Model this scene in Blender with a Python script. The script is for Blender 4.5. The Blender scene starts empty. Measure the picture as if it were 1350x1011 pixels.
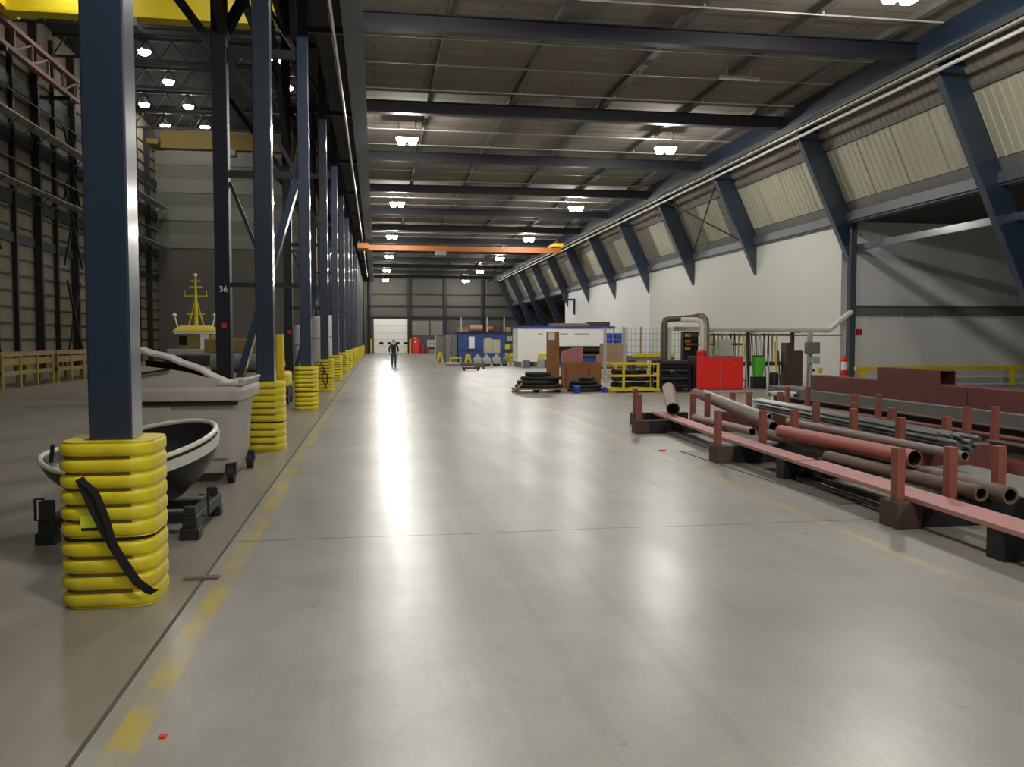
import bpy, math, random
from mathutils import Vector, Matrix
from math import sin, cos, pi, radians, sqrt
R = random.Random(7)
C = bpy.context.scene.collection
WM = {}
ORD = "first second third fourth fifth sixth seventh eighth ninth tenth eleventh twelfth thirteenth fourteenth fifteenth sixteenth seventeenth eighteenth".split()

# ------------------------------------------------------------------ mesh builder
class MB:
    def __init__(s): s.v = []; s.f = []
    def add(s, vs, fs):
        b = len(s.v); s.v += [tuple(p) for p in vs]; s.f += [tuple(b+i for i in f) for f in fs]; return s
    def box(s, x0, x1, y0, y1, z0, z1, M=None):
        vs = [Vector((x, y, z)) for z in (z0, z1) for y in (y0, y1) for x in (x0, x1)]
        if M is not None: vs = [M @ p for p in vs]
        return s.add(vs, [(0,2,3,1),(4,5,7,6),(0,1,5,4),(2,6,7,3),(0,4,6,2),(1,3,7,5)])
    def bar(s, p0, p1, w, h, up=(0,0,1)):
        p0 = Vector(p0); p1 = Vector(p1); d = (p1-p0).normalized(); u = Vector(up)
        if abs(d.dot(u)) > .97: u = Vector((0,1,0))
        a = d.cross(u).normalized(); b = a.cross(d).normalized()
        vs = [p+a*i*w/2+b*j*h/2 for p in (p0, p1) for j in (-1,1) for i in (-1,1)]
        return s.add(vs, [(0,1,3,2),(4,6,7,5),(0,4,5,1),(2,3,7,6),(0,2,6,4),(1,5,7,3)])
    def prism(s, poly, axis, a, b):
        n = len(poly)
        def P(q, t):
            return (q[0], t, q[1]) if axis == 'y' else ((t, q[0], q[1]) if axis == 'x' else (q[0], q[1], t))
        vs = [P(q, a) for q in poly]+[P(q, b) for q in poly]
        return s.add(vs, [tuple(range(n)), tuple(range(2*n-1, n-1, -1))]+[(i, n+i, n+(i+1) % n, (i+1) % n) for i in range(n)])
    def loft(s, rings, caps=True, closed=True):
        n = len(rings[0]); vs = [p for r in rings for p in r]; fs = []
        for k in range(len(rings)-1):
            for i in range(n if closed else n-1):
                j = (i+1) % n; fs.append((k*n+i, k*n+j, (k+1)*n+j, (k+1)*n+i))
        if caps: fs += [tuple(range(n-1, -1, -1)), tuple((len(rings)-1)*n+i for i in range(n))]
        return s.add(vs, fs)
    def tube(s, path, r, n=10, caps=True, loop=False):
        P = [Vector(p) for p in path]; m = len(P); rings = []; prev = None
        for i in range(m):
            if loop: d = P[(i+1) % m]-P[i-1]
            else: d = P[min(i+1, m-1)]-P[max(i-1, 0)]
            d.normalize()
            if prev is None:
                u = Vector((0,0,1)) if abs(d.z) < .9 else Vector((1,0,0)); a = d.cross(u).normalized()
            else:
                a = prev-d*prev.dot(d); a.normalize()
            prev = a; b = d.cross(a); rr = r[i] if isinstance(r, (list, tuple)) else r
            rings.append([P[i]+a*rr*cos(2*pi*k/n)+b*rr*sin(2*pi*k/n) for k in range(n)])
        if loop: rings.append(rings[0]); caps = False
        return s.loft(rings, caps)
    def pipe(s, p0, p1, r, t, n=20):   # hollow pipe
        p0 = Vector(p0); p1 = Vector(p1); d = (p1-p0).normalized(); u = Vector((0,0,1)) if abs(d.z) < .9 else Vector((1,0,0))
        a = d.cross(u).normalized(); b = d.cross(a)
        def ring(p, q): return [p+a*q*cos(2*pi*k/n)+b*q*sin(2*pi*k/n) for k in range(n)]
        rings = [ring(p0, r), ring(p1, r), ring(p1, r-t), ring(p0, r-t), ring(p0, r)]
        return s.loft(rings, False)
    def lathe(s, prof, c=(0,0,0), n=16, ax='z'):
        rings = []
        for r, h in prof:
            ring = []
            for k in range(n):
                x, y = r*cos(2*pi*k/n), r*sin(2*pi*k/n)
                q = (x, y, h) if ax == 'z' else ((h, x, y) if ax == 'x' else (x, h, y))
                ring.append((c[0]+q[0], c[1]+q[1], c[2]+q[2]))
            rings.append(ring)
        return s.loft(rings, True)
    def build(s, name, m, parent=None, bevel=0, smooth=False, seg=2):
        vs = [Vector(p) for p in s.v]
        if parent is not None:
            inv = WM[parent.name].inverted(); vs = [inv @ p for p in vs]
        me = bpy.data.meshes.new(name); me.from_pydata(vs, [], s.f); me.update()
        import bmesh
        bm = bmesh.new(); bm.from_mesh(me); bmesh.ops.remove_doubles(bm, verts=bm.verts, dist=1e-6)
        bmesh.ops.recalc_face_normals(bm, faces=bm.faces); bm.to_mesh(me); bm.free()
        o = bpy.data.objects.new(name, me); C.objects.link(o); me.materials.append(m)
        if smooth:
            me.polygons.foreach_set('use_smooth', [True]*len(me.polygons))
            try: me.set_sharp_from_angle(angle=radians(40))
            except Exception: pass
        if bevel:
            b = o.modifiers.new('bevel', 'BEVEL'); b.width = bevel; b.segments = seg; b.limit_method = 'ANGLE'
        if parent is not None:
            o.parent = parent; WM[o.name] = WM[parent.name]
        else: WM[o.name] = Matrix.Identity(4)
        return o

def tag(o, label=None, cat=None, group=None, kind=None):
    if label: o['label'] = label
    if cat: o['category'] = cat
    if group: o['group'] = group
    if kind: o['kind'] = kind
    return o
def thing(name, label, cat, loc=(0,0,0), rz=0, group=None, kind=None):
    o = bpy.data.objects.new(name, None); C.objects.link(o); o.empty_display_size = .1
    o.location = loc; o.rotation_euler = (0, 0, rz)
    WM[o.name] = Matrix.Translation(loc) @ Matrix.Rotation(rz, 4, 'Z')
    return tag(o, label, cat, group, kind)
def dup(root, loc, rz=0, label=None, group=None):
    def cp(o, par):
        c = o.copy(); C.objects.link(c)
        if par is not None: c.parent = par
        for ch in list(o.children): cp(ch, c)
        return c
    r = cp(root, None); r.location = loc; r.rotation_euler = (0, 0, rz)
    if label: r['label'] = label
    if group: r['group'] = group
    return r
def struct(mb, name, m, label=None, cat=None, group=None, **k):
    return tag(mb.build(name, m, **k), label, cat, group, 'structure')
def single(mb, name, m, label, cat, group=None, **k):
    return tag(mb.build(name, m, **k), label, cat, group)

# ------------------------------------------------------------------ materials
def mat(name, col, rough=.6, metal=0., var=.15, scale=4., dirt=None, damt=.0, dscale=1.3, bump=0., spec=.5, stretch=None, coat=0):
    m = bpy.data.materials.new(name); m.use_nodes = True
    N = m.node_tree.nodes; L = m.node_tree.links; b = N['Principled BSDF']
    b.inputs['Roughness'].default_value = rough; b.inputs['Metallic'].default_value = metal
    b.inputs['Specular IOR Level'].default_value = spec
    if coat: b.inputs['Coat Weight'].default_value = coat; b.inputs['Coat Roughness'].default_value = .15
    tc = N.new('ShaderNodeTexCoord'); oi = N.new('ShaderNodeObjectInfo')
    ad = N.new('ShaderNodeVectorMath'); ad.operation = 'ADD'
    mu = N.new('ShaderNodeMath'); mu.operation = 'MULTIPLY'; mu.inputs[1].default_value = 37.
    L.new(oi.outputs['Random'], mu.inputs[0]); L.new(tc.outputs['Object'], ad.inputs[0]); L.new(mu.outputs[0], ad.inputs[1])
    vec = ad.outputs[0]
    if stretch:
        mp = N.new('ShaderNodeMapping'); mp.inputs['Scale'].default_value = stretch; L.new(vec, mp.inputs[0]); vec = mp.outputs[0]
    nz = N.new('ShaderNodeTexNoise'); nz.inputs['Scale'].default_value = scale; nz.inputs['Detail'].default_value = 5
    L.new(vec, nz.inputs['Vector'])
    mx = N.new('ShaderNodeMix'); mx.data_type = 'RGBA'
    mx.inputs[6].default_value = (*[c*(1-var) for c in col], 1); mx.inputs[7].default_value = (*[min(1, c*(1+var)) for c in col], 1)
    L.new(nz.outputs['Fac'], mx.inputs[0]); out = mx.outputs[2]
    if dirt:
        n2 = N.new('ShaderNodeTexNoise'); n2.inputs['Scale'].default_value = dscale; n2.inputs['Detail'].default_value = 8
        n2.inputs['Roughness'].default_value = .65; L.new(vec, n2.inputs['Vector'])
        mr = N.new('ShaderNodeMapRange'); mr.inputs[1].default_value = .5; mr.inputs[2].default_value = .72; mr.inputs[4].default_value = damt
        L.new(n2.outputs['Fac'], mr.inputs[0])
        m2 = N.new('ShaderNodeMix'); m2.data_type = 'RGBA'; m2.inputs[7].default_value = (*dirt, 1)
        L.new(mr.outputs[0], m2.inputs[0]); L.new(out, m2.inputs[6]); out = m2.outputs[2]
    L.new(out, b.inputs['Base Color'])
    if bump:
        bp = N.new('ShaderNodeBump'); bp.inputs['Strength'].default_value = bump; bp.inputs['Distance'].default_value = .02
        L.new(nz.outputs['Fac'], bp.inputs['Height']); L.new(bp.outputs[0], b.inputs['Normal'])
    return m
def emit(name, col, s):
    m = bpy.data.materials.new(name); m.use_nodes = True; N = m.node_tree.nodes; N.clear()
    e = N.new('ShaderNodeEmission'); e.inputs[0].default_value = (*col, 1); e.inputs[1].default_value = s
    o = N.new('ShaderNodeOutputMaterial'); m.node_tree.links.new(e.outputs[0], o.inputs[0]); return m

def floor_mat(name, base, lane):
    """worn power-floated concrete; lane=True adds painted lines, joints and tyre streaks"""
    m = bpy.data.materials.new(name); m.use_nodes = True
    N = m.node_tree.nodes; L = m.node_tree.links; b = N['Principled BSDF']
    tc = N.new('ShaderNodeTexCoord'); P = tc.outputs['Object']
    def noise(sc, det=6, ro=.6, st=None):
        v = P
        if st:
            mp = N.new('ShaderNodeMapping'); mp.inputs['Scale'].default_value = st; L.new(P, mp.inputs[0]); v = mp.outputs[0]
        n = N.new('ShaderNodeTexNoise'); n.inputs['Scale'].default_value = sc; n.inputs['Detail'].default_value = det
        n.inputs['Roughness'].default_value = ro; L.new(v, n.inputs['Vector']); return n.outputs['Fac']
    def math_(op, a, c=None, d=None):
        n = N.new('ShaderNodeMath'); n.operation = op
        for i, q in enumerate((a, c, d)):
            if q is None: continue
            if isinstance(q, (int, float)): n.inputs[i].default_value = q
            else: L.new(q, n.inputs[i])
        return n.outputs[0]
    def rng(x, a, c, lo, hi):
        n = N.new('ShaderNodeMapRange'); L.new(x, n.inputs[0])
        for i, q in enumerate((a, c, lo, hi)): n.inputs[i+1].default_value = q
        return n.outputs[0]
    def mix(f, A, B):
        n = N.new('ShaderNodeMix'); n.data_type = 'RGBA'; L.new(f, n.inputs[0])
        for i, q in ((6, A), (7, B)):
            if isinstance(q, tuple): n.inputs[i].default_value = (*q, 1)
            else: L.new(q, n.inputs[i])
        return n.outputs[2]
    big = noise(.35, 6, .62); mid = noise(2.2, 8, .65); fine = noise(38, 4, .6); streak = noise(1., 7, .6, (2.2, .22, 1))
    col = mix(rng(big, .32, .68, 0, 1), tuple(c*.76 for c in base), tuple(c*1.14 for c in base))
    col = mix(rng(mid, .44, .70, 0, .5), col, tuple(c*.66 for c in base))
    col = mix(rng(streak, .5, .75, 0, .45), col, tuple(c*.62 for c in base))
    col = mix(rng(fine, .48, .75, 0, .4), col, tuple(c*.6 for c in base))
    rough = rng(streak, .3, .7, .285, .37)
    sp = N.new('ShaderNodeSeparateXYZ'); L.new(P, sp.inputs[0]); X, Y = sp.outputs[0], sp.outputs[1]
    stain = noise(1.1, 3, .5)
    col = mix(rng(stain, .62, .80, 0, .45), col, tuple(c*.45 for c in base))
    col = mix(rng(noise(5.5, 3, .5), .70, .76, 0, .55), col, tuple(c*.3 for c in base))
    tyre = noise(1., 5, .55, (5.5, .09, 1)); soft = noise(.22, 3, .5)
    col = mix(math_('MULTIPLY', rng(tyre, .52, .70, 0, .55), rng(soft, .40, .62, .15, 1)), col, tuple(c*.55 for c in base))
    col = mix(rng(noise(.55, 5, .6), .55, .72, 0, .35), col, tuple(min(1, c*1.3) for c in base))
    if lane:
        wob = noise(.8, 2, .5)
        for x0, sl, w, amt, c in ((-1.045, -.0045, .075, .82, (.56, .43, .07)), (4.04, .0085, .055, .8, (.58, .48, .22))):
            d = math_('ABSOLUTE', math_('SUBTRACT', X, math_('MULTIPLY_ADD', Y, sl, x0)))
            band = rng(d, w*.8, w*1.05, 1, 0)
            wear = rng(noise(1.7 if x0 < 0 else 2.6, 8, .72), .43, .58, .12, 1)
            col = mix(math_('MULTIPLY', math_('MULTIPLY', band, wear), amt), col, c)
        # saw cut joints across the lane
        yy = math_('SUBTRACT', math_('ADD', math_('MULTIPLY', wob, .10), Y), 7.48)
        d = math_('ABSOLUTE', math_('SUBTRACT', math_('PINGPONG', yy, 7.7), 0.0))
        col = mix(rng(d, .008, .02, .75, 0), col, (.05, .045, .04))
    L.new(col, b.inputs['Base Color']); L.new(rough, b.inputs['Roughness'])
    return m

def deck_mat():
    m = mat('roof_deck', (.225, .20, .17), .85, var=.2, scale=.6, dirt=(.22, .16, .11), damt=.6, dscale=.5)
    N = m.node_tree.nodes; L = m.node_tree.links; b = N['Principled BSDF']
    src = b.inputs['Base Color'].links[0].from_socket
    tc = N.new('ShaderNodeTexCoord'); br = N.new('ShaderNodeTexBrick')
    br.inputs['Scale'].default_value = 1; br.inputs['Brick Width'].default_value = 3.1; br.inputs['Row Height'].default_value = .62
    br.inputs['Mortar Size'].default_value = .018; br.inputs['Color1'].default_value = (1,1,1,1); br.inputs['Color2'].default_value = (.86,.85,.84,1)
    br.inputs['Mortar'].default_value = (.45,.42,.4,1); L.new(tc.outputs['Object'], br.inputs['Vector'])
    mx = N.new('ShaderNodeMix'); mx.data_type = 'RGBA'; mx.blend_type = 'MULTIPLY'; mx.inputs[0].default_value = 1
    L.new(src, mx.inputs[6]); L.new(br.outputs['Color'], mx.inputs[7]); L.new(mx.outputs[2], b.inputs['Base Color'])
    return m

M = dict(
    floor=floor_mat('concrete_lane', (.41, .395, .36), True), floor2=floor_mat('concrete_side', (.33, .30, .25), False),
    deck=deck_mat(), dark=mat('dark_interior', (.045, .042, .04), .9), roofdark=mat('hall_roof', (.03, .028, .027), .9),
    blue=mat('blue_paint', (.018, .033, .064), .35, var=.15, scale=2, dirt=(.03, .035, .045), damt=.4, coat=1),
    navy=mat('navy_steel', (.0065, .008, .016), .5, var=.15),
    darksteel=mat('dark_steel', (.014, .014, .017), .55, var=.2),
    greygird=mat('grey_blue_steel', (.075, .085, .105), .5),
    galv=mat('galvanised', (.5, .5, .48), .45, .35, var=.1), purlin=mat('purlin_steel', (.12, .11, .105), .7),
    pipewhite=mat('white_pipe', (.72, .70, .64), .4), 
    cream=mat('cream_cladding', (.42, .415, .31), .6, var=.14, scale=1.2, dirt=(.33, .31, .22), damt=.5, stretch=(1, 1, .35)),
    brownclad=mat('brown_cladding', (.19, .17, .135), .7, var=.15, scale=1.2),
    flash=mat('grey_flashing', (.17, .165, .16), .6),
    white=mat('white_wall', (.61, .61, .56), .6, var=.05, scale=.4, dirt=(.5, .5, .45), damt=.25, dscale=.4),
    grey=mat('grey_wall', (.80, .80, .81), .6, var=.05, scale=.5),
    endwall=mat('end_wall_sheet', (.10, .095, .085), .8, var=.15, scale=.5), endlight=mat('end_wall_panel', (.22, .22, .21), .7),
    tan=mat('tan_sheet', (.19, .165, .11), .7, var=.25, scale=.6, dirt=(.10, .085, .055), damt=.5), 
    hallgrey=mat('hall_door_sheet', (.20, .20, .175), .7, var=.06, scale=.5), hallgrey2=mat('hall_door_band', (.15, .15, .13), .7, var=.06, scale=.5),
    hallgrey3=mat('hall_door_lower', (.11, .102, .09), .7, var=.06),
    yellow=mat('yellow_plastic', (.78, .65, .02), .42, var=.1, scale=3, dirt=(.30, .23, .05), damt=.45, dscale=2.6),
    yellowp=mat('yellow_paint', (.78, .60, .02), .45, var=.12), craneshade=mat('crane_yellow_shaded', (.16, .105, .004), .6), yellowd=mat('crane_yellow', (.80, .62, .01), .5, var=.08),
    jointdirt=mat('joint_dirt', (.10, .09, .07), .9, var=.4, scale=3), lime=mat('sticker_yellow', (.75, .85, .05), .5), black=mat('black_rubber', (.014, .014, .015), .6, var=.3),
    groove=mat('groove_dirt', (.16, .12, .05), .8), strap=mat('black_strap', (.012, .012, .013), .85),
    bin=mat('bin_grey', (.46, .42, .40), .6, var=.1, scale=2, dirt=(.24, .19, .16), damt=.5, dscale=2.2), binin=mat('bin_dark', (.02, .018, .017), .9),
    hullblk=mat('hull_black', (.018, .018, .02), .42, var=.3), gunwale=mat('gunwale_white', (.75, .74, .66), .4), mesh=mat('grey_mesh', (.10, .10, .105), .7),
    pinkred=mat('pink_primer', (.52, .25, .24), .55, var=.1, scale=5, dirt=(.36, .17, .16), damt=.35), 
    redox=mat('red_oxide', (.30, .095, .065), .55, var=.18, scale=5, dirt=(.12, .05, .04), damt=.5), redpipe=mat('red_pipe', (.48, .14, .115), .5, var=.12),
    maroon=mat('maroon_beam', (.17, .05, .043), .55, var=.15, scale=3, dirt=(.24, .085, .065), damt=.3),
    brownpipe=mat('rusty_pipe', (.17, .12, .095), .65, var=.2, scale=6, dirt=(.26, .16, .10), damt=.4, dscale=4),
    mauve=mat('mauve_pipe', (.30, .22, .20), .55, var=.15), greyplate=mat('grey_plate', (.23, .215, .20), .5, .2, var=.15),
    steelbar=mat('grey_bar', (.15, .16, .16), .4, .5, var=.25, scale=12), rustbrown=mat('rust_brown', (.09, .055, .045), .75, var=.25),
    blackend=mat('pipe_inside', (.01, .01, .01), .9), rust=mat('orange_rust', (.33, .14, .05), .75, var=.25, scale=4, dirt=(.18, .07, .03), damt=.6),
    pinkplate=mat('pink_plate', (.50, .20, .22), .6), red=mat('red_paint', (.9, .03, .02), .4, var=.05), purple=mat('dark_side', (.05, .02, .03), .5),
    whitep=mat('white_paint', (.92, .92, .88), .45, var=.03), bluep=mat('bright_blue', (.025, .07, .40), .45), bluebox=mat('blue_cabin', (.03, .07, .26), .5, var=.15),
    beige=mat('beige_paint', (.60, .58, .46), .5), lgrey=mat('light_grey', (.48, .48, .47), .5), mgrey=mat('mid_grey', (.20, .20, .205), .55),
    chrome=mat('bright_duct', (.62, .58, .50), .3, .8, var=.1), duct=mat('dark_duct', (.16, .13, .085), .45, .4), green=mat('green_plastic', (.10, .55, .05), .45),
    dgreen=mat('green_machine', (.04, .20, .06), .5), orange=mat('orange_paint', (.36, .12, .025), .55, var=.2), wood=mat('timber', (.33, .21, .11), .75, var=.25, stretch=(1, 6, 6)),
    card=mat('cardboard', (.38, .25, .15), .8), skin=mat('skin', (.52, .32, .24), .6), jacket=mat('jacket', (.012, .013, .016), .8), jeans=mat('jeans', (.045, .08, .17), .85),
    hair=mat('hair', (.16, .13, .11), .8), shoe=mat('shoes', (.02, .017, .015), .6), glass=mat('dark_glass', (.015, .02, .022), .12), tagwhite=mat('white_tag', (.85, .85, .82), .6),
    redsign=mat('red_sign', (.55, .03, .03), .5), pinktruss=mat('pink_truss', (.24, .11, .09), .6), workyel=mat('dull_yellow_wood', (.30, .22, .06), .7, var=.2),
    lamp=emit('lamp_lens', (1., .965, .885), 300.), halllamp=emit('hall_lamp_lens', (1., .97, .9), 80.), housing=mat('lamp_housing', (.3, .3, .3), .5),
)

# ------------------------------------------------------------------ camera (eye height, looking down the hall)
F, CX, CY, VX, VY = 1130., 675., 505.5, 496., 448.
th = math.atan((CY-VY)/F); ps = math.asin((CX-VX)/sqrt((VX-CX)**2+(CY-VY)**2+F*F))
cd = bpy.data.cameras.new('camera'); cam = bpy.data.objects.new('camera', cd); C.objects.link(cam)
cam.location = (0, 0, 1.7); cam.rotation_euler = (pi/2-th, 0, -ps)
cd.sensor_width = 36; cd.lens = 36*F/1350; cd.clip_end = 400; cd.clip_start = .05
bpy.context.scene.camera = cam

FR = [5.95]+[6.05+7.7*k for k in range(1, 14)]      # portal frames of the building
YB, YE = -12., 110.

# ------------------------------------------------------------------ shell
struct(MB().box(-1.215, 27, YB, YE, -.2, 0), 'floor', M['floor'], 'pale grey worn concrete lane with faded yellow edge lines', 'floor')
struct(MB().box(-20, -1.24, YB, YE, -.2, 0), 'floor_left', M['floor2'], 'browner concrete floor left of the long joint', 'floor')
struct(MB().box(-1.24, -1.215, YB, YE, -.2, -.004), 'floor_joint', M['jointdirt'], 'dark dirt filled joint along the column row', 'floor')
struct(MB().box(-1.5, -.6, YB, YE, 9.7, 9.77), 'ceiling_shade', M['dark'], 'dark strip standing in for the darkness over the column row', 'ceiling')  # dark sheet below the deck stands in for the darkness there
struct(MB().box(-1.5, 15.0, YB, YE, 9.78, 9.95), 'ceiling', M['deck'], 'brownish panelled ceiling deck over the lane', 'ceiling')
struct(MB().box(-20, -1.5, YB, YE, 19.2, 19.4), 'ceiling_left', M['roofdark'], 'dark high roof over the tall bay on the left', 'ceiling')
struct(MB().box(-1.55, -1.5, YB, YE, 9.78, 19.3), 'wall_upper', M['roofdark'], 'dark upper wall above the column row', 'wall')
struct(MB().box(-20, 28, YB-.2, YB, 0, 19.4), 'wall_rear', M['endwall'], 'wall behind the viewer', 'wall')
struct(MB().box(-20.2, -18.1, YB, YE, 0, 19.4), 'wall_left', M['tan'], 'tan sheeted side wall of the tall bay', 'wall')
# tall bay end wall: big banded door
w = thing('wall_back_left', 'grey banded big door closing the tall bay', 'wall', (-11, 76, 0), kind='structure')
mb = MB().box(-18.1, -1.9, 76, 76.3, 0, 9.4); mb.build('lower_leaf', M['hallgrey3'], w)
z = 9.4; i = 0
bm_a, bm_b = MB(), MB()
while z < 19.2:
    (bm_a if i % 2 == 0 else bm_b).box(-18.1, -1.9, 76-(.06 if i % 2 == 0 else 0), 76.3, z, min(z+1.15, 19.2)); z += 1.15; i += 1
bm_a.build('light_band', M['hallgrey'], w); bm_b.build('dull_band', M['hallgrey2'], w)
struct(MB().box(-1.9, -1.6, 76, YE, 0, 19.4), 'wall_inner', M['endwall'], 'dark wall behind the far columns', 'wall')

# end wall of the lane
struct(MB().box(-1.5, 28, YE, YE+.3, 0, 10), 'wall_back', M['endwall'], 'dark sheeted end wall with a white roller door', 'wall')
lp = MB()
for x0, x1 in ((4.5, 6.6), (6.9, 8.4)): lp.box(x0, x1, YE-.05, YE, 2.3, 4.1)
struct(lp, 'window_1', M['endlight'], 'dull grey translucent panels beside the far white door', 'window')
lp = MB()
for x0, x1 in ((9.1, 13.2), (4.3, 8.5), (-.6, 3.9)):
    for z0, z1 in ((4.7, 5.9), (6.1, 7.4), (7.6, 9.1)): lp.box(x0, x1, YE-.04, YE, z0, z1)
struct(lp, 'trim_1', M['endwall'], 'sheeting panels of the end wall', 'wall panel')
pm = MB()
for x in (-.75, 4.15, 8.75, 13.5, 18.5): pm.box(x-.16, x+.16, YE-.35, YE-.06, 0, 9.4)
for zz in (4.55, 6.0, 7.5): pm.box(-1.2, 20, YE-.2, YE-.06, zz-.1, zz+.1)
struct(pm, 'trim_2', M['darksteel'], 'dark steel posts and rails on the end wall', 'wall frame')
d = thing('door_1', 'white sectional roller door with a row of small dark windows', 'door', (1.85, YE-.1, 0), kind='structure')
mb = MB()
for k in range(5): mb.box(-.3, 3.95, YE-.16, YE-.06, .02+k*.86, .02+k*.86+.84)
mb.build('door_panel', M['whitep'], d, bevel=.015)
for k in range(4):
    x = .35+k*1.02; MB().box(x, x+.55, YE-.19, YE-.165, 1.1, 1.42).build('door_window', M['glass'], d, bevel=.08)

# right side: white wall, cross wall, lean-to
struct(MB().box(17., 17.2, 29.55, 52., 0, 6.12), 'wall_right', M['white'], 'tall white wall behind the red cabinet', 'wall')
struct(MB().box(17., 17.2, 52.03, 76.5, 0, 6.12), 'wall_right_far', M['grey'], 'greyer white wall further down the lane', 'wall')
struct(MB().box(17.2, 27, 29.55, 29.75, 0, 6.2), 'wall_cross', M['grey'], 'grey white cross wall of the recess with diagonal shadows', 'wall')
struct(MB().box(26.8, 27, YB, YE, 0, 6.2), 'wall_outer', M['endwall'], 'outer wall of the low side annex', 'wall')
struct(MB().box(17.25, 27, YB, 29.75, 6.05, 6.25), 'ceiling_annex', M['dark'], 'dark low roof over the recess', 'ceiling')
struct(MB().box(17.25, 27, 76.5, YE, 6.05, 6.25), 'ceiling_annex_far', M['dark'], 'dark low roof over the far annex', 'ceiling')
struct(MB().box(17.2, 27, 76.3, 76.5, 0, 6.2), 'wall_annex', M['endwall'], 'far cross wall of the annex', 'wall')
mb = MB().box(17.22, 17.46, 29.3, 29.53, 0, 6.05)
struct(mb, 'trim_3', M['greygird'], 'grey blue corner post where white wall meets recess', 'post', bevel=.01)
struct(MB().box(17.47, 26.8, 29.38, 29.54, 2.62, 2.92).box(17.47, 26.8, 29.3, 29.54, 2.92, 2.97), 'trim_4', M['flash'], 'dark grey horizontal rail across the recess wall', 'rail')
struct(MB().box(17.4, 17.6, 4., 29.3, 4.98, 5.2), 'trim_5', M['blue'], 'blue tie beam running from corner post into the recess', 'beam')
struct(MB().box(16.9, 17.24, YB, YE, 5.92, 6.12).box(16.82, 16.9, YB, YE, 5.98, 6.3), 'trim_6', M['greygird'], 'grey blue eaves beam along the foot of the sloping cladding', 'beam')
def cx(z): return 15.56+(9.4-z)*.462+.06
def sheet(mb, y0, y1, z0, z1, pitch=.3, amp=.028):
    n = max(2, int(round((y1-y0)/pitch))); prof = []
    for k in range(n):
        a = y0+(y1-y0)*k/n; p = (y1-y0)/n
        prof += [(a, 0), (a+.45*p, 0), (a+.55*p, amp), (a+.9*p, amp)]
    prof.append((y1, 0))
    nx, nzz = .908, .42
    rings = [[(cx(z)+nx*d+off*nx, y, z+nzz*d+off*nzz) for y, d in prof] for z, off in ((z0, 0), (z1, 0), (z1, .06), (z0, .06))]
    rings.append(rings[0]); mb.loft(rings, False, closed=False)
Yl = [-1.65]+FR+[YE]
for k in range(len(Yl)-1):
    y0, y1 = Yl[k]+.02, Yl[k+1]-.02
    if y1 < 8: continue
    where = f'{ORD[k-1]} bay of the sloping right wall from the camera'
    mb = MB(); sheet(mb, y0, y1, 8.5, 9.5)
    if k > 4:
        a, b = y0+(y1-y0)*.32, y0+(y1-y0)*.66
        sheet(mb, y0, a, 6.68, 8.46); sheet(mb, b, y1, 6.68, 8.46)
        c = MB(); sheet(c, a+.01, b-.01, 6.68, 8.46)
    else:
        c = MB(); q = (y1-y0)/4
        for j in range(4): sheet(c, y0+j*q+.015, y0+(j+1)*q-.015, 6.68, 8.46)
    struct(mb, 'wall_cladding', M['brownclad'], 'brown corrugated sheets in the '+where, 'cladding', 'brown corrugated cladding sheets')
    struct(c, 'wall_light_cladding', M['cream'], 'cream corrugated sheets in the '+where, 'cladding', 'cream corrugated cladding sheets')
mb = MB()
mb.loft([[(cx(z)+o, y, z) for z, o in ((6.05, -.02), (6.66, -.02), (6.66, .05), (6.05, .05))] for y in (YB, YE)])
struct(mb, 'trim_7', M['flash'], 'dark grey flashing strip below the cream cladding', 'flashing')
mb = MB().loft([[(cx(8.48)-.07, y, 8.43), (cx(8.48)-.07, y, 8.53), (cx(8.48), y, 8.53), (cx(8.48), y, 8.43)] for y in (YB, YE)])
struct(mb, 'trim_8', M['purlin'], 'thin sheeting rail along the middle of the cladding', 'rail')
# raking rafters
for k, y in enumerate(FR):
    if k == 0: continue
    mb = MB()
    def fl_(a, b): mb.prism([a[0], a[1], b[1], b[0]], 'y', y-.15, y+.15)
    free = y < 29 or y > 77
    low = ((19.2, 0.), (19.86, 0.)) if free else ((16.995, 4.62), (16.995, 6.3))
    top = ((14.86, 9.12), (15.52, 9.42))
    tw = .04
    def lerp(p, q, t): return (p[0]+(q[0]-p[0])*t, p[1]+(q[1]-p[1])*t)
    # web and two flanges, the front of the flange pair reads as one blue face
    mb.prism([top[0], top[1], low[1], low[0]], 'y', y-.13, y+.13)
    struct(mb, 'wall_rafter', M['blue'], f'{ORD[k-1]} blue raking rafter of the sloping right wall from the camera', 'rafter', 'blue raking rafters', bevel=.012)
# bracing in the third cladding bay and star bracket
mb = MB().tube([(cx(9.2)-.4, 37.2, 9.1), (cx(6.2)-.35, 44.2, 6.1)], .04, 8).tube([(cx(9.2)-.5, 44.2, 9.1), (cx(6.2)-.45, 37.2, 6.1)], .04, 8)
struct(mb, 'trim_9', M['darksteel'], 'thin dark cross bracing rods in front of the cream cladding', 'bracing')
# edge beam, trays, pipe under the ceiling edge
struct(MB().box(14.33, 14.55, YB, YE, 9.12, 9.77).box(14.26, 14.62, YB, YE, 9.10, 9.14), 'trim_10', M['blue'], 'long blue edge beam between ceiling and sloping wall', 'beam')
tr = MB()
tr.box(14.70, 14.72, YB, YE, 9.04, 9.1).box(14.72, 14.8, YB, YE, 9.04, 9.06).box(14.80, 14.82, YB, YE, 9.04, 9.1)
single(tr, 'cable_tray', M['galv'], 'pale double cable tray running along the blue edge beam', 'cable tray')
mb = MB().tube([(14.76, -10+6*i, 8.84) for i in range(20)], .052, 10)
pp = single(mb, 'hanging_service_pipe', M['pipewhite'], 'long white pipe slung below the cable tray on the right', 'pipe', smooth=True)
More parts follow.
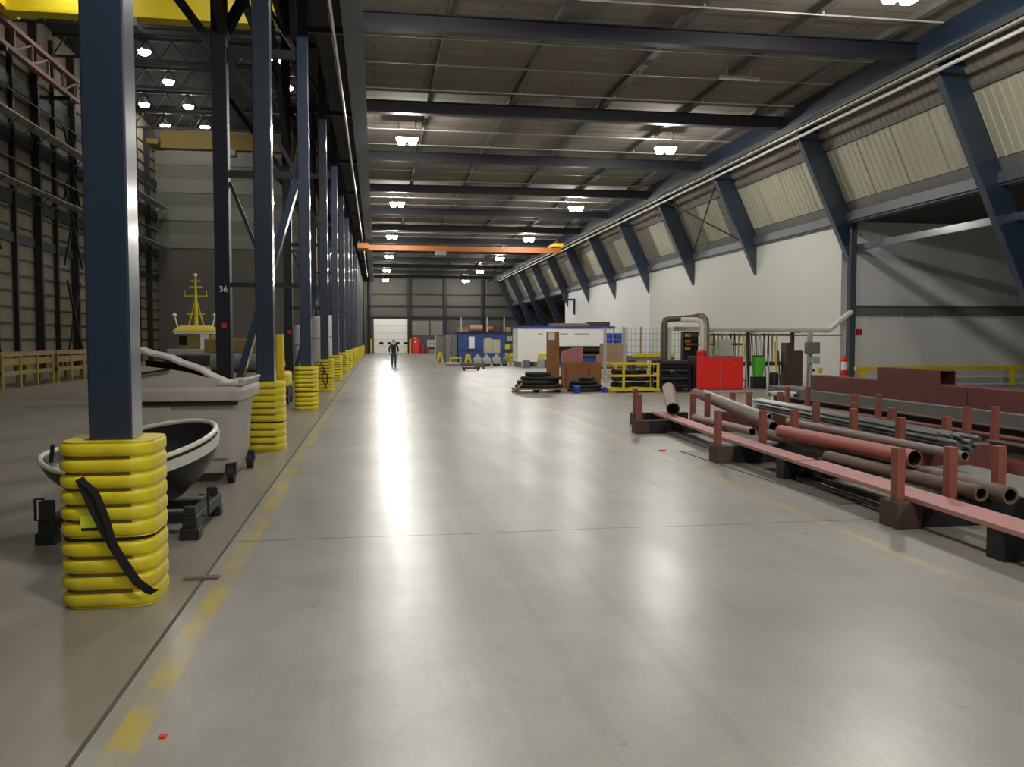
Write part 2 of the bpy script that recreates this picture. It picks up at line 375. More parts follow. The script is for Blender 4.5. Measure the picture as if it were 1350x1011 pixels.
# ceiling beams
for k, y in enumerate(FR):
    y -= .05
    mb = MB().box(-.45, 14.33, y-.15, y+.15, 9.2, 9.235).box(-.45, 14.33, y-.15, y+.15, 9.575, 9.6).box(-.45, 14.33, y-.05, y+.05, 9.235, 9.575)
    struct(mb, 'ceiling_beam', M['navy'], f'{ORD[k]} dark blue cross beam under the ceiling, counted from the camera', 'beam', 'dark blue ceiling cross beams')
for k, (x, w) in enumerate(((1.8, .09), (4.6, .24), (7.7, .24), (10.7, .24), (13.3, .2))):
    struct(MB().box(x-w/2, x+w/2, YB, YE, 9.6, 9.775), 'ceiling_purlin', M['purlin'], f'{ORD[k]} long ceiling purlin from the column row', 'purlin', 'long dark ceiling purlins')
for k, y in enumerate(FR[:9]):
    for j, dy in enumerate((1.25, 3.4, 5.9)):
        mb = MB().tube([(-.3, y+dy, 9.52), (13.9, y+dy, 9.52)], .022, 6)
        for x in (1.8, 4.6, 7.7, 10.7): mb.box(x-.02, x+.02, y+dy-.02, y+dy+.02, 9.53, 9.6)
        single(mb, 'conduit', M['galv'], f'thin pale conduit across the ceiling, {("front", "middle", "rear")[j]} one behind the {ORD[k]} cross beam', 'conduit', 'thin ceiling conduits')
MB_ = MB().box(-.62, -.34, YB, YE, 9.02, 9.62).box(-.72, -.24, YB, YE, 8.98, 9.04)
struct(MB_, 'trim_11', M['greygird'], 'grey blue long girder above the column row', 'girder')
single(MB().tube([(-.95, y, 8.95) for y in range(-10, 108, 8)], .05, 8), 'brown_service_pipe', M['duct'], 'brownish pipe running beside the long girder over the columns', 'pipe', smooth=True)
# columns (first row) with brackets, second row pairs with lacing
for k, y in enumerate(FR):
    mb = MB().box(-1.825, -1.56, y-.13, y+.13, 0, 15.4)
    struct(mb, 'steel_column', M['blue'], f'{ORD[k]} blue steel column of the row, counted from the camera', 'column', 'blue steel columns along the lane', bevel=.012)
    struct(MB().box(-1.56, -.62, y-.06, y+.06, 9.05, 9.2), 'column_bracket', M['darksteel'], f'bracket on the {ORD[k]} column under the long girder', 'bracket', 'column brackets')
struct(MB().box(-4., -1.3, YB, 76, 15.4, 15.5).box(-2.05, -1.35, YB, 76, 14.4, 15.4), 'trim_12', M['navy'], 'dark crane runway girder on the column tops', 'girder')
for n, k in enumerate((2, 4, 6, 8)):
    y = FR[k]; q = ('nearest', 'second', 'third', 'farthest')[n]
    t = thing('laced_column', f'{q} dark tower column with lacing, left of the blue column row', 'column', (-3.6, y, 0), group='dark laced tower columns', kind='structure')
    MB().box(-3.77, -3.43, y-.17, y+.17, 0, 15.4).build('post', M['navy'], t, bevel=.012)
    for z, h in ((3.02, .1), (5.65, .16), (8.5, .2), (11.2, .2), (13.8, .2)): MB().box(-3.43, -1.84, y-.06, y+.06, z-h/2, z+h/2).build('cross_member', M['navy'], t)
    zz = [1.1, 5.6, 8.5, 11.2, 13.8]
    MB().bar((-3.35, y, .45), (-1.86, y, 5.55), .16, .34, (0,1,0)).build('diagonal', M['blue'], t)
    MB().bar((-3.42, y, 5.45), (-2.5, y, 3.05), .08, .1, (0,1,0)).build('diagonal', M['navy'], t)
    for i in range(1, 4): MB().bar((-3.42, y, zz[i+1]-.1), (-1.86, y, zz[i]+.1), .1, .14, (0,1,0)).build('diagonal', M['navy'], t)
    MB().bar((-3.6, y, 8.4), (-6.2, y, 12.0), .2, .3, (0,1,0)).build('knee_brace', M['darksteel'], t)
    MB().bar((-3.5, y, 8.9), (-3.5, y+7.4, 13.6), .2, .26).build('runway_brace', M['darksteel'], t)
    MB().bar((-3.5, y, 8.9), (-3.5, y-7.4, 13.6), .2, .26).build('runway_brace', M['darksteel'], t)
    MB().box(-3.62, -3.52, y-.19, y-.17, 1.98, 2.1).build('red_plate', M['redsign'], t)
    cu = bpy.data.curves.new('number', 'FONT'); cu.body = ('36', '38', '40', '42')[n] if n == 0 else ''
    if n == 0:
        cu.size = .2; cu.extrude = .004; cu.align_x = 'CENTER'
        o = bpy.data.objects.new('number', cu); C.objects.link(o); o.parent = t; cu.materials.append(M['tagwhite'])
        o.location = (.02, -.182, 2.84); o.rotation_euler = (pi/2, 0, 0)
mb = MB()
for z in (11.2, 14.2): mb.box(-3.68, -3.5, YB, 76, z-.12, z+.12)
struct(mb, 'trim_13', M['darksteel'], 'dark long rails linking the laced towers', 'girder')

# ------------------------------------------------------------------ ceiling lamps
t = thing('high_bay_lamp', '', 'ceiling lamp', (0,0,0), group='twin lens lamps under the lane ceiling')
MB().box(-.42, .42, -.24, .24, .10, .22).build('housing', M['housing'], t, bevel=.02)
for s in (-1, 1):
    MB().loft([[(s*.2+a*.17*q, b*.2*q, z) for a, b in ((-1,-1),(1,-1),(1,1),(-1,1))] for z, q in ((.1, 1.), (-.1, .62))]).build('lens', M['lamp'], t)
    MB().tube([(s*.3, 0, .22), (s*.3, 0, .86)], .012, 6).build('hanger_rod', M['galv'], t)
lamp0 = t; first = True
LY = [2.1+14.83*k for k in range(8)]
for i, y in enumerate(LY):
    for x, side in ((1.17, 'column'), (10.95, 'right')):
        if y > 107: continue
        lab = f'{ORD[i]} bright twin lamp of the {"row beside the columns" if side == "column" else "row near the sloping right wall"}, from the camera'
        if first: lamp0.location = (x, y, 8.9); lamp0['label'] = lab; first = False
        else: dup(lamp0, (x, y, 8.9), 0, lab)
dup(lamp0, (1.17, -8.5, 8.9), 0, 'bright twin lamp behind the viewer in the row beside the columns'); dup(lamp0, (10.95, -8.5, 8.9), 0, 'bright twin lamp behind the viewer near the sloping right wall')
# unlit tube fitting under ceiling
single(MB().box(10.1, 11.3, 24.4, 24.55, 9.4, 9.5).box(10.3, 10.34, 24.45, 24.5, 9.5, 9.78).box(11.06, 11.1, 24.45, 24.5, 9.5, 9.78), 'pendant_tube_light', M['pipewhite'], 'unlit white tube fitting under the ceiling deck', 'ceiling lamp')
t = thing('hall_lamp', '', 'ceiling lamp', (0,0,0), group='round lamps under the tall bay roof')
MB().lathe([(.1, .5), (.12, .35), (.38, .05), (.38, 0)], n=16).build('reflector', M['housing'], t, smooth=True)
MB().lathe([(.36, -.0), (.33, -.12), (.2, -.22), (.01, -.25)], n=16).build('lens', M['halllamp'], t, smooth=True)
MB().tube([(0,0,.5), (0,0,.72)], .02, 6).build('hanger', M['darksteel'], t)
HL = [(-13.2, 53.5), (-13.2, 59.4), (-16.2, 65.4), (-13.2, 65.4), (-16.2, 71.5), (-13.2, 71.5), (-5.7, 53.6), (-5.7, 59.6), (-2.9, 59.5), (-13.2, 38.3), (-6.5, 38.3), (-13.2, 8.), (-13.3, 41.4), (-13.3, 47.2)]  # includes unseen lamps added to brighten the near crane and the side wall
HT = ['nearest lamp of the column of lights above the tug mast', 'second lamp above the tug mast', 'outer lamp before the last two by the tall bay end', 'third lamp above the tug mast', 'last outer lamp by the yellow crane at the end', 'last lamp above the tug mast', 'bright lamp seen just right of the second blue column', 'dimmer lamp between second and third blue columns', 'small lamp close to the long girder', 'added unseen lamp brightening the near crane, outer', 'added unseen lamp brightening the near crane, inner', 'lamp over the tall bay beside the viewer', 'added hidden lamp brightening the side wall, closer', 'added hidden lamp brightening the side wall, farther']
for i, (x, y) in enumerate(HL):
    if i == 0: t.location = (x, y, 18.48); t['label'] = HT[0]
    else: dup(t, (x, y, 18.48), 0, HT[i])

# ------------------------------------------------------------------ tall bay, left
wl = MB()
for j, y in enumerate([27+2.85*q for q in range(17)]):
    struct(MB().box(-18.1, -17.85 if j % 2 else -17.68, y-.11, y+.11, 0, 18.5), 'wall_post', M['darksteel'], f'{ORD[j]} dark wall post of the tall bay side wall', 'post', 'dark posts on the tall bay side wall')
gm = MB()
z = .9
while z < 18: gm.box(-18.1, -18.02, YB, 76, z-.05, z+.05); z += .82
for z0, z1 in ((6.6, 7.1), (8.5, 9.2), (11.7, 12.4), (14.3, 14.9)): gm.box(-18.1, -17.95, YB, 76, z0, z1)
struct(gm, 'trim_14', M['darksteel'], 'dark sheeting rails across the tall bay side wall', 'rails')
for n, z in enumerate((9.3, 12.5)):
    t = thing('walkway', f'{("lower", "upper")[n]} bracketed walkway along the tall bay side wall', 'walkway', (-18, 40, z), group='walkways on the side wall')
    MB().box(-17.62, -16.9, 8, 75.5, z, z+.06).build('deck', M['galv'], t)
    for q in range(9, 35): MB().bar((-17.62, 8.7+1.925*q, z-.5), (-16.95, 8.7+1.925*q, z-.03), .06, .06).build('bracket', M['mgrey'], t)
    MB().tube([(-16.92, 8, z+1.), (-16.92, 75.5, z+1.)], .025, 6).build('rail', M['mgrey'], t)
for y in (41.4, 52.8, 61.3):
    for z0 in (.5, 6.0, 9.4): struct(MB().bar((-17.6, y, z0), (-17.6, y+2.6, z0+4.6), .1, .1).bar((-17.48, y+2.6, z0), (-17.48, y, z0+4.6), .1, .1), 'wall_brace', M['darksteel'], 'crossed wind brace on the tall bay side wall', 'bracing', 'wind braces on the side wall')
t = thing('lattice_runway', 'reddish lattice crane runway along top of the tall bay side wall', 'runway', (-16.7, 40, 15.3), kind='structure')
MB().box(-16.85, -16.55, 16, 52.8, 16.2, 16.4).build('top_chord', M['pinktruss'], t); MB().box(-16.85, -16.55, 16, 52.8, 15.1, 15.3).build('bottom_chord', M['pinktruss'], t)
mb = MB()
for q in range(18):
    y = 16.3+2.14*q; mb.box(-16.78, -16.62, y-.07, y+.07, 15.3, 16.2)
    if q % 3: mb.bar((-16.7, y, 15.3), (-16.7, y+2.14, 16.2), .1, .1)
mb.build('lattice', M['pinktruss'], t)
mb = MB()
for q in range(5): mb.box(-18.1, -16.55, 18+8.3*q, 18.2+8.3*q, 14.9, 15.1)
mb.build('corbel', M['darksteel'], t)
for n, y in enumerate((42.2, 69.8)):
    t = thing('overhead_crane', ('bright yellow crane girder across the tall bay near the top of view', 'far yellow crane girder of the tall bay, shaded in its colour')[n], 'crane', (-10, y, 16.3), group='yellow overhead cranes')
    cm = M[('yellowd', 'craneshade')[n]]  # far crane: its dim light is put into a darker yellow
    MB().box(-16.1, -2.6, y-.35, y+.35, 16.45, 17.6).build('girder', cm, t); MB().box(-16.1, -2.6, y-.42, y+.42, 16.3, 16.45).build('flange', cm, t)
    MB().box(-16.9, -16.1, y-1.2, y+1.2, 16.41, 16.8).build('end_carriage', cm, t); MB().box(-3.0, -2.3, y-1.2, y+1.2, 15.5, 16.25).build('end_carriage', cm, t)
    MB().box(-11.4, -10.6, y-.5, y+.5, 15.9, 16.29).build('hoist', M['mgrey'], t)
for q_, y in enumerate([20+5.5*q for q in range(10)]):
    mb = MB()
    mb.box(-18, -2.1, y-.08, y+.08, 18.9, 19.1); mb.box(-18, -2.1, y-.08, y+.08, 17.75, 17.87)
    for q in range(11):
        mb.bar((-18+1.44*q, y, 17.85), (-18+1.44*(q+.5), y, 18.95), .07, .07).bar((-18+1.44*(q+.5), y, 18.95), (-18+1.44*(q+1), y, 17.85), .07, .07)
    struct(mb, 'ceiling_truss', M['darksteel'], f'{ORD[q_]} dark roof truss of the tall bay from the camera', 'truss', 'dark roof trusses of the tall bay')
# benches along side wall
for n in range(3):
    y0 = 31.5+n*5.2
    t = thing('work_platform', ('nearest long timber platform by the tall bay side wall', 'middle long timber platform by the tall bay side wall', 'far long timber platform by the tall bay side wall')[n], 'platform', (-13.2, y0, 0), group='timber platforms by the side wall')
    MB().box(-14., -12.6, y0, y0+5., 1.12, 1.24).build('deck', M['wood'], t)
    for q in range(4): MB().box(-12.75, -12.62, y0+.1+q*1.55, y0+.24+q*1.55, 0, 1.12).build('leg', M['workyel'], t)
    for q in range(4): MB().box(-13.98, -13.85, y0+.1+q*1.55, y0+.24+q*1.55, 0, 1.12).build('leg', M['workyel'], t)
    MB().box(-12.72, -12.65, y0+.1, y0+4.9, .45, .6).build('rail', M['workyel'], t); MB().box(-12.74, -12.66, y0+.3, y0+4.7, .8, 1.05).build('panel', M['workyel'], t)
t = thing('green_machine', 'dark green machine at the left edge beyond the column', 'machine', (-12.4, 29., 0))
MB().box(-13.4, -12.1, 28.4, 29.6, .45, .72).build('bed', M['dgreen'], t, bevel=.03); MB().box(-12.35, -12.12, 28.8, 29.2, .72, 1.75).build('mast', M['dgreen'], t, bevel=.03)
MB().box(-13.0, -12.12, 28.85, 29.15, 1.6, 1.78).build('arm', M['dgreen'], t); MB().box(-13.3, -12.2, 28.5, 29.5, 0, .45).build('base', M['darksteel'], t)
MB().box(-13.2, -12.6, 28.7, 29.3, .72, .9).build('part_tray', M['pinkred'], t)

# tug
t = thing('tugboat', 'yellow and white tugboat wheelhouse with a tall yellow mast', 'boat', (-11.9, 60, 0))
hull = [[(-11.9+sx*w*(1 if z > .05 else .9), 60+y, z) for sx, z in ((-1, .7), (-.9, 0), (.9, 0), (1, .7))] for y, w in ((-4.2, .3), (-3, 1.5), (-1, 2.1), (2, 2.2), (5, 2.0))]
MB().loft(hull).build('hull', M['darksteel'], t)
MB().box(-13.6, -10.2, 59.2, 64, .7, 1.1).build('deckhouse', M['lgrey'], t, bevel=.05)
MB().box(-13.0, -10.8, 59.4, 61.4, 1.1, 2.2).build('wheelhouse', M['workyel'], t, bevel=.05)
for x in (-12.85, -11.45): MB().box(x, x+.5, 59.36, 59.39, 1.35, 1.95).build('window', M['glass'], t)
MB().box(-11.5, -10.95, 59.3, 59.36, .95, 2.1).build('white_door', M['whitep'], t)
MB().loft([[(-11.9+a*w, 60.4+b*w*.85, z) for a, b in ((-1,-1),(1,-1),(1,1),(-1,1))] for z, w in ((2.2, 1.35), (2.3, 1.35), (2.62, .95), (2.66, .8))]).build('roof', M['yellowp'], t, bevel=.04)
MB().box(-13.15, -10.65, 59.25, 61.5, 2.1, 2.2).build('gutter', M['whitep'], t)
mb = MB().tube([(-11.95, 60.4, 2.6), (-11.95, 60.4, 6.0)], [.14, .06], 8)
for z, w in ((3.4, .55), (4.6, .75), (5.2, .4), (5.6, .3)): mb.box(-11.95-w, -11.95+w, 60.35, 60.45, z, z+.08)
for s in (-1, 1): mb.tube([(-11.95+s*.5, 60.4, 2.6), (-11.95, 60.4, 4.5)], .05, 6); mb.tube([(-11.95+s*.7, 60.4, 4.6), (-11.95+s*.7, 60.4, 5.0)], .03, 6)
mb.build('mast', M['yellowp'], t)
for s in (-1, 1):
    mb = MB().lathe([(.02, -.16), (.13, -.1), (.16, 0), (.1, .12), (.02, .15)], (-11.95+s*1.3, 60, 3.35), 12).tube([(-11.95+s*1.05, 60, 2.3), (-11.95+s*1.3, 60, 3.3)], .05, 6); mb.build('radar_dome', M['whitep'], t, smooth=True)
MB().lathe([(.02, 0), (.12, .03), (.12, .16), (.03, .2)], (-11.95, 60.4, 5.95), 10).build('mast_light', M['whitep'], t)
t = thing('yellow_bollard', 'yellow post with red cap left of the grey bin', 'post', (-6.4, 23, 0))
MB().box(-6.65, -6.25, 22.8, 23.2, 0, 1.62).build('body', M['workyel'], t, bevel=.03); MB().box(-6.6, -6.3, 22.85, 23.15, 1.62, 1.75).build('red_cap', M['redsign'], t, bevel=.03)
# yellow trailer / tanks seen between the columns
t = thing('yellow_handler', 'yellow wheeled unit with upright arm between second and third columns', 'machine', (-2.8, 23.6, 0))
MB().box(-3.05, -2.3, 23.1, 24.4, .45, .85).build('body', M['yellowp'], t, bevel=.08); MB().box(-2.62, -2.42, 23.3, 23.5, .85, 1.85).build('arm', M['yellowp'], t, bevel=.03)
MB().tube([(-2.52, 23.4, 1.8), (-2.45, 23.6, 1.0)], .05, 8).build('strut', M['yellowp'], t)
for x in (-3.0, -2.35):
    for y in (23.3, 24.2): MB().lathe([(.05, -.07), (.22, -.06), (.22, .06), (.05, .07)], (x, y, .22), 14, 'x').build('wheel', M['black'], t, smooth=True)
    MB().box(x-.03, x+.03, 23.2, 24.3, .2, .46).build('axle_bar', M['darksteel'], t)
t = thing('low_wall_unit', 'dull yellow low unit with grey drum behind the laced tower', 'machine', (-6.5, 48, 0))
MB().box(-9., -4.9, 47.4, 48.6, 1.0, 1.75).build('body', M['workyel'], t, bevel=.05); MB().tube([(-8.6, 47.2, .5), (-5.2, 47.2, .5)], .5, 16).build('drum', M['mgrey'], t, smooth=True)
for i, (x, y, h) in enumerate(((-4.35, 42.5, 1.9), (-3.55, 42.8, 2.4), (-3.0, 46, 2.9), (-2.75, 50.5, 3.1))):
    t = thing('white_tank', ['short white tank between the columns', 'white tank behind the third column', 'tall white tank right of the third column', 'tallest white tank far behind the columns'][i], 'tank', (x, y, 0), group='white tanks between the columns')
    MB().lathe([(.36, .02), (.38, .1), (.38, h-.1), (.3, h), (.05, h+.03)], (x, y, 0), 18).build('body', M['lgrey'], t, smooth=True)
    MB().lathe([(.40, h*.6), (.40, h*.6+.06)], (x, y, 0), 18).build('hoop', M['mgrey'], t, smooth=True)

# ------------------------------------------------------------------ yellow column guards
def rrect(hx, hy, r, z, cx_=0, cy_=0, n=6):
    pts = []
    for qx, qy, a0 in ((1, 1, 0), (-1, 1, 90), (-1, -1, 180), (1, -1, 270)):
        for k in range(n+1):
            a = radians(a0+90*k/n); pts.append((cx_+qx*(hx-r)+r*cos(a), cy_+qy*(hy-r)+r*sin(a), z))
    return pts
def fd(p):
    return 1-.75*max(0, min(1, (p[0]-.10)/.17))
def guard_mesh(z0, z1, n):
    mb = MB(); rings = []; h = (z1-z0)/n
    hi = .15; hx, hy, r = .29, .285, .15
    def inner(z): return [(max(-hi, min(hi, p[0]*1.3)), max(-hi, min(hi, p[1]*1.3)), z) for p in rrect(hx, hy, r, z)]
    rings.append(inner(z0))
    for k in range(n):
        for u, d in ((.02, .032), (.10, .028), (.17, .010), (.28, .002), (.5, 0), (.72, .002), (.83, .010), (.90, .028), (.98, .032)):
            if (k == 0 and u < .1) or (k == n-1 and u > .9): d = .02
            rings.append([(p[0]*(1-d/hx*fd(p)), p[1]*(1-d/hy*fd(p)), p[2]) for p in rrect(hx, hy, r, z0+(k+u)*h)])
    rings.append(inner(z1)); rings.append(rings[0])
    return mb.loft(rings, False)
t = thing('column_guard', 'nearest yellow ribbed column guard, with a black strap hung on it', 'column guard', (0,0,0), group='yellow ribbed column guards')
guard_mesh(.0, .43, 4).build('lower_shell', M['yellow'], t, smooth=True); guard_mesh(.452, 1.06, 6).build('upper_shell', M['yellow'], t, smooth=True)
for o, za, hh in ((t.children[0], 0., .43/4), (t.children[1], .452, .608/6)):
    o.data.materials.append(M['groove'])
    for p in o.data.polygons:
        u = ((p.center.z-za)/hh) % 1; k = round((p.center.z-za)/hh)
        if (u < .085 or u > .915) and 0 < k < round((.43 if za == 0 else .608)/hh) and p.center.x < .17 and abs(p.center.x)+abs(p.center.y) > .2: p.material_index = 1
mb = MB().loft([rrect(.272, .268, .14, .430), rrect(.272, .268, .14, .452)], False); mb.build('joint_band', M['strap'], t, smooth=True)
guard0 = t; t.location = (-1.705, FR[0], 0)
for k in range(1, 14):
    g = dup(guard0, (-1.70, FR[k], 0), (0, .0, .05, -.04, .03)[k % 5], f'{ORD[k]} yellow ribbed guard around the {ORD[k]} blue column from the camera')
    if k == 3:
        s = MB(); s.tube([(-.1, -.30, .95), (.02, -.305, .7), (-.06, -.31, .45), (.1, -.305, .1)], .018, 6).tube([(-.1, -.30, .7), (.12, -.305, .55), (.1, -.305, .25)], .018, 6)
        o = s.build('dangling_strap', M['strap']); o.parent = g
o = MB().box(-.13, .02, -.290, -.284, .50, .60).build('sticker', M['lime']); o.parent = guard0
o2 = MB().box(-.125, .012, -.2915, -.290, .505, .525).build('sticker_print', M['strap']); o2.parent = o
# black strap looped over nearest guard
sp = MB()
def ribbon(mb, pts, w, t=.008, wd=(1, 0, .25)):
    W = Vector(wd).normalized(); rings = []
    for p in pts:
        p = Vector(p); rings.append([p-W*w/2+Vector((0, -t/2, 0)), p+W*w/2+Vector((0, -t/2, 0)), p+W*w/2+Vector((0, t/2, 0)), p-W*w/2+Vector((0, t/2, 0))])
    mb.loft(rings)
y0 = FR[0]-.31
ribbon(sp, [(-1.830, y0+.008, .84), (-1.805, y0-.012, .80), (-1.750, y0-.014, .66), (-1.680, y0-.012, .50), (-1.590, y0-.014, .33), (-1.500, y0-.012, .18), (-1.435, y0+.02, .11), (-1.410, y0+.05, .09)], .055, wd=(1, .1, .55))
ribbon(sp, [(-1.805, y0-.02, .83), (-1.730, y0-.026, .76), (-1.690, y0-.03, .66), (-1.660, y0-.028, .56), (-1.630, y0-.022, .42)], .04, wd=(1, .1, .35))
single(sp, 'lifting_strap', M['strap'], 'black webbing strap hanging across the nearest yellow guard', 'strap')

# ------------------------------------------------------------------ grey skip bin
t = thing('waste_bin', 'big grey wheeled bin with a battered open lid behind the black boat', 'bin', (-2.3, 11.2, 0))
X0, X1, Y0, Y1 = -2.95, -1.62, 10.45, 11.85
mb = MB(); rings = []
for z, e in ((.12, -.10), (.3, -.05), (.7, -.03), (1.0, 0), (1.0, -.06), (.3, -.12)):
    rings.append(rrect((X1-X0)/2+e, (Y1-Y0)/2+e, .08, z, (X0+X1)/2, (Y0+Y1)/2, 3))
mb.loft(rings).build('body', M['bin'], t, smooth=True)
mb = MB(); rings = [rrect((X1-X0)/2+e, (Y1-Y0)/2+e, .1, z, (X0+X1)/2, (Y0+Y1)/2, 4) for z, e in ((.98, .02), (.99, .075), (1.10, .085), (1.16, .06), (1.16, -.07), (.98, -.07), (.98, .02))]
mb.loft(rings, False).build('rim', M['bin'], t, bevel=.01, smooth=True)
# raised front shield with curved top edge, right corner collar
def arc(x): u = (x-X0)/(X1-X0); return 1.19+.25*(1-u)**.7-.12*max(0, u-.55)
pts = [X0+(X1-X0)*i/12*.96 for i in range(13)]
MB().prism([(x, 1.161) for x in pts]+[(x, arc(x)) for x in reversed(pts)], 'y', Y0-.05, Y0-.015).build('front_shield', M['bin'], t, bevel=.008)
mb = MB().box(X1-.22, X1+.075, Y0-.07, Y1+.02, 1.161, 1.20).box(X1+.02, X1+.09, Y0-.05, Y1, 1.2, 1.24); mb.build('side_lip', M['bin'], t, bevel=.015)
lid = MB()
def lidz(u): return 1.60-.42*u**1.5
rings = []
for i in range(11):
    u = i/10; x = X0+.12+(X1-X0-.22)*u; z = lidz(u)+.01*sin(i*2.1)
    rings.append([(x, Y0+.02, z-.035), (x, Y0+.02, z), (x, Y0+.30, z+.02), (x, Y0+.42, z-.04), (x, Y0+.40, z-.08)])
lid.loft(rings); lidp = lid.build('lid', M['bin'], t, bevel=.006)
MB().prism([(X0+.2, 1.161), (X1-.25, 1.161), (X1-.3, 1.2), (X0+.7, 1.40), (X0+.2, 1.46)], 'y', Y0+.45, Y0+.48).build('lid_shade_sheet', M['binin'], lidp)  # dark sheet stands in for the shade in the opening under the lid
MB().prism([(X0+.06, 1.0), (X0+.25, 1.0), (X0+.25, 1.58), (X0+.18, 1.66), (X0+.05, 1.56), (X0-.02, 1.40)], 'y', Y0-.085, Y0-.055).build('hinge_plate', M['bin'], t, bevel=.01)
MB().tube([(X0+.17, Y0-.10, 1.58), (X0+.17, Y0-.05, 1.58)], .045, 12).build('hinge_pin', M['darksteel'], t)
MB().tube([(X0-.14, Y0-.09, 1.36), (X0-.02, Y0-.10, 1.26), (X0+.06, Y0-.10, 1.22), (X0+.2, Y0-.10, 1.30), (X0+.6, Y0-.09, 1.36)], .014, 6).build('lid_cable', M['black'], t)
MB().box(X0+.02, X0+.58, Y0-.02, Y0+.02, .3, .97).build('seam_panel', M['bin'], t, bevel=.01)
MB().box(X0+.62, X1-.12, Y0+.02, Y0+.035, .3, .92).build('front_panel', M['bin'], t, bevel=.01)
MB().box(X0-.01, X1+.01, Y0-.045, Y0-.02, .935, .975).build('shadow_gap', M['binin'], t)
for x, y in ((X1-.1, Y0+.12), (X1-.05, Y1-.1), (X0+.2, Y0+.12), (X0+.2, Y1-.1)):
    w_ = MB().lathe([(.03, -.045), (.11, -.04), (.11, .04), (.03, .045)], (x, y, .11), 16, 'x').build('caster', M['black'], t, smooth=True)
    MB().box(x-.06, x+.06, y-.05, y+.05, .11, .24).build('fork', M['darksteel'], w_)

# ------------------------------------------------------------------ boat on stand
t = thing('open_boat', 'small black hulled open boat with white gunwale, propped behind the nearest column', 'boat', (-2.2, 8.35, .5))
def boat_ring(s, depth, zoff, inset):
    # s: 0 gunwale..1 keel ; plan: rounded stern to +x, pointed bow to -x
    pts = []
    for k in range(40):
        a = 2*pi*k/40; cxx = cos(a); syy = sin(a)
        x = cxx*(.86-inset) if cxx > 0 else cxx*(1.0-inset)
        y = syy*(.84-inset)*(1-.25*max(0, -cxx)**2)
        q = 1-.62*s**1.6
        z = zoff-depth*s**.8
        pts.append((-2.16+x*q, 8.4+y*q, z+.10*max(0, -cxx)**3-.03*cxx))
    return pts
def tilt(ps): 
    Rm = Matrix.Rotation(radians(-13), 4, 'Y') @ Matrix.Rotation(radians(10), 4, 'X'); c = Vector((-2.16, 8.4, .85)); c2 = Vector((-2.165, 8.25, .725))
    return [c2+Rm @ ((Vector(p)-c)*.83) for p in ps]
rings = [tilt(boat_ring(s, .60, .84, 0)) for s in (0, .15, .3, .5, .7, .88, 1)]
inn = [tilt(boat_ring(s, .44, .84, .045)) for s in (1, .88, .7, .5, .3, .12, 0)]
MB().loft(rings+inn+[rings[0]], False).add(rings[-1], [tuple(range(40))]).add(inn[0], [tuple(range(40))]).build('hull', M['hullblk'], t, smooth=True)
g = [Vector(p) for p in tilt(boat_ring(0, .5, .86, .02))]
MB().tube(g, .024, 8, loop=True).build('gunwale', M['gunwale'], t, smooth=True)
b0 = tilt(boat_ring(.03, .52, .84, -.012)); b1 = tilt(boat_ring(.20, .52, .84, -.014)); b2 = tilt(boat_ring(.20, .52, .84, .004)); b3 = tilt(boat_ring(.03, .52, .84, .004))
sel = [k % 40 for k in range(-13, 8)]
MB().loft([[r[k] for k in sel] for r in (b0, b1, b2, b3, b0)], False, closed=False).build('white_band', M['gunwale'], t, smooth=True)
fl0 = tilt(boat_ring(.55, .46, .82, .11)); MB().add(fl0+[p-Vector((0,0,.02)) for p in map(Vector, fl0)], [tuple(range(40)), tuple(range(79, 39, -1))]+[(i, (i+1) % 40, 40+(i+1) % 40, 40+i) for i in range(40)]).build('mesh_floor', M['mesh'], t)
p = tilt([(-2.95, 8.1, .98), (-2.9, 8.06, 1.06), (-2.86, 8.05, 1.16)]); MB().tube(p, .018, 8).build('bow_cleat', M['black'], t)
t = thing('boat_cradle', 'black welded steel cradle under the small boat', 'cradle', (-2.1, 7.9, 0))
for s, x in ((-1, -2.72), (1, -1.58)):
    MB().box(x-.06, x+.06, 7.55, 8.75, .10, .2).build('beam', M['darksteel'], t, bevel=.008)
    for y in (7.6, 8.62): MB().box(x-.05, x+.05, y-.05, y+.05, .2, .36 if s < 0 else .28).build('upright', M['darksteel'], t, bevel=.008)
    for y in (7.6, 8.62): MB().box(x-.08, x+.08, y-.07, y+.07, 0, .10).build('foot', M['darksteel'], t, bevel=.008)
    MB().tube([(x+s*.07, 7.7, .18), (x+s*.13, 7.7, .18), (x+s*.13, 7.7, .36), (x+s*.06, 7.7, .36)], .012, 6).build('lifting_loop', M['darksteel'], t)
MB().box(-2.66, -1.64, 7.75, 7.85, .11, .19).build('cross_bar', M['darksteel'], t); MB().box(-2.66, -1.64, 8.4, 8.5, .11, .19).build('cross_bar', M['darksteel'], t)

# ------------------------------------------------------------------ steel store on the right
def post(mb, x, y, z0, z1, w=.1):  # H section stanchion
    mb.box(x-.042, x+.042, y-.05, y+.05, z0, z1)
def bearer(label, y, x0, x1, h, posts, block=True, m='rustbrown', top=.72, base='darksteel'):
    t = thing('rack_bearer', label, 'rack', ((x0+x1)/2, y, 0), group='stanchion bearers of the steel store')
    MB().box(x0+(.25 if block else 0), x1, y-.1, y+.1, 0.0, h).build('beam', M[base], t, bevel=.006)
    if block: MB().box(x0, x0+.249, y-.14, y+.14, 0, h).build('end_block', M[m], t, bevel=.008)
    for x in posts:
        mb = MB(); post(mb, x, y, h, top); mb.build('stanchion', M['redox'], t, bevel=.006)
    return t
bearer('nearest rack bearer, three red stanchions beside the pink flat bar', 7.12, 4.6, 6.4, .24, (4.69, 5.215, 5.71))
bearer('low dark bearer under the near end of the pink flat bar', 5.9, 4.72, 6.4, .24, (), False)
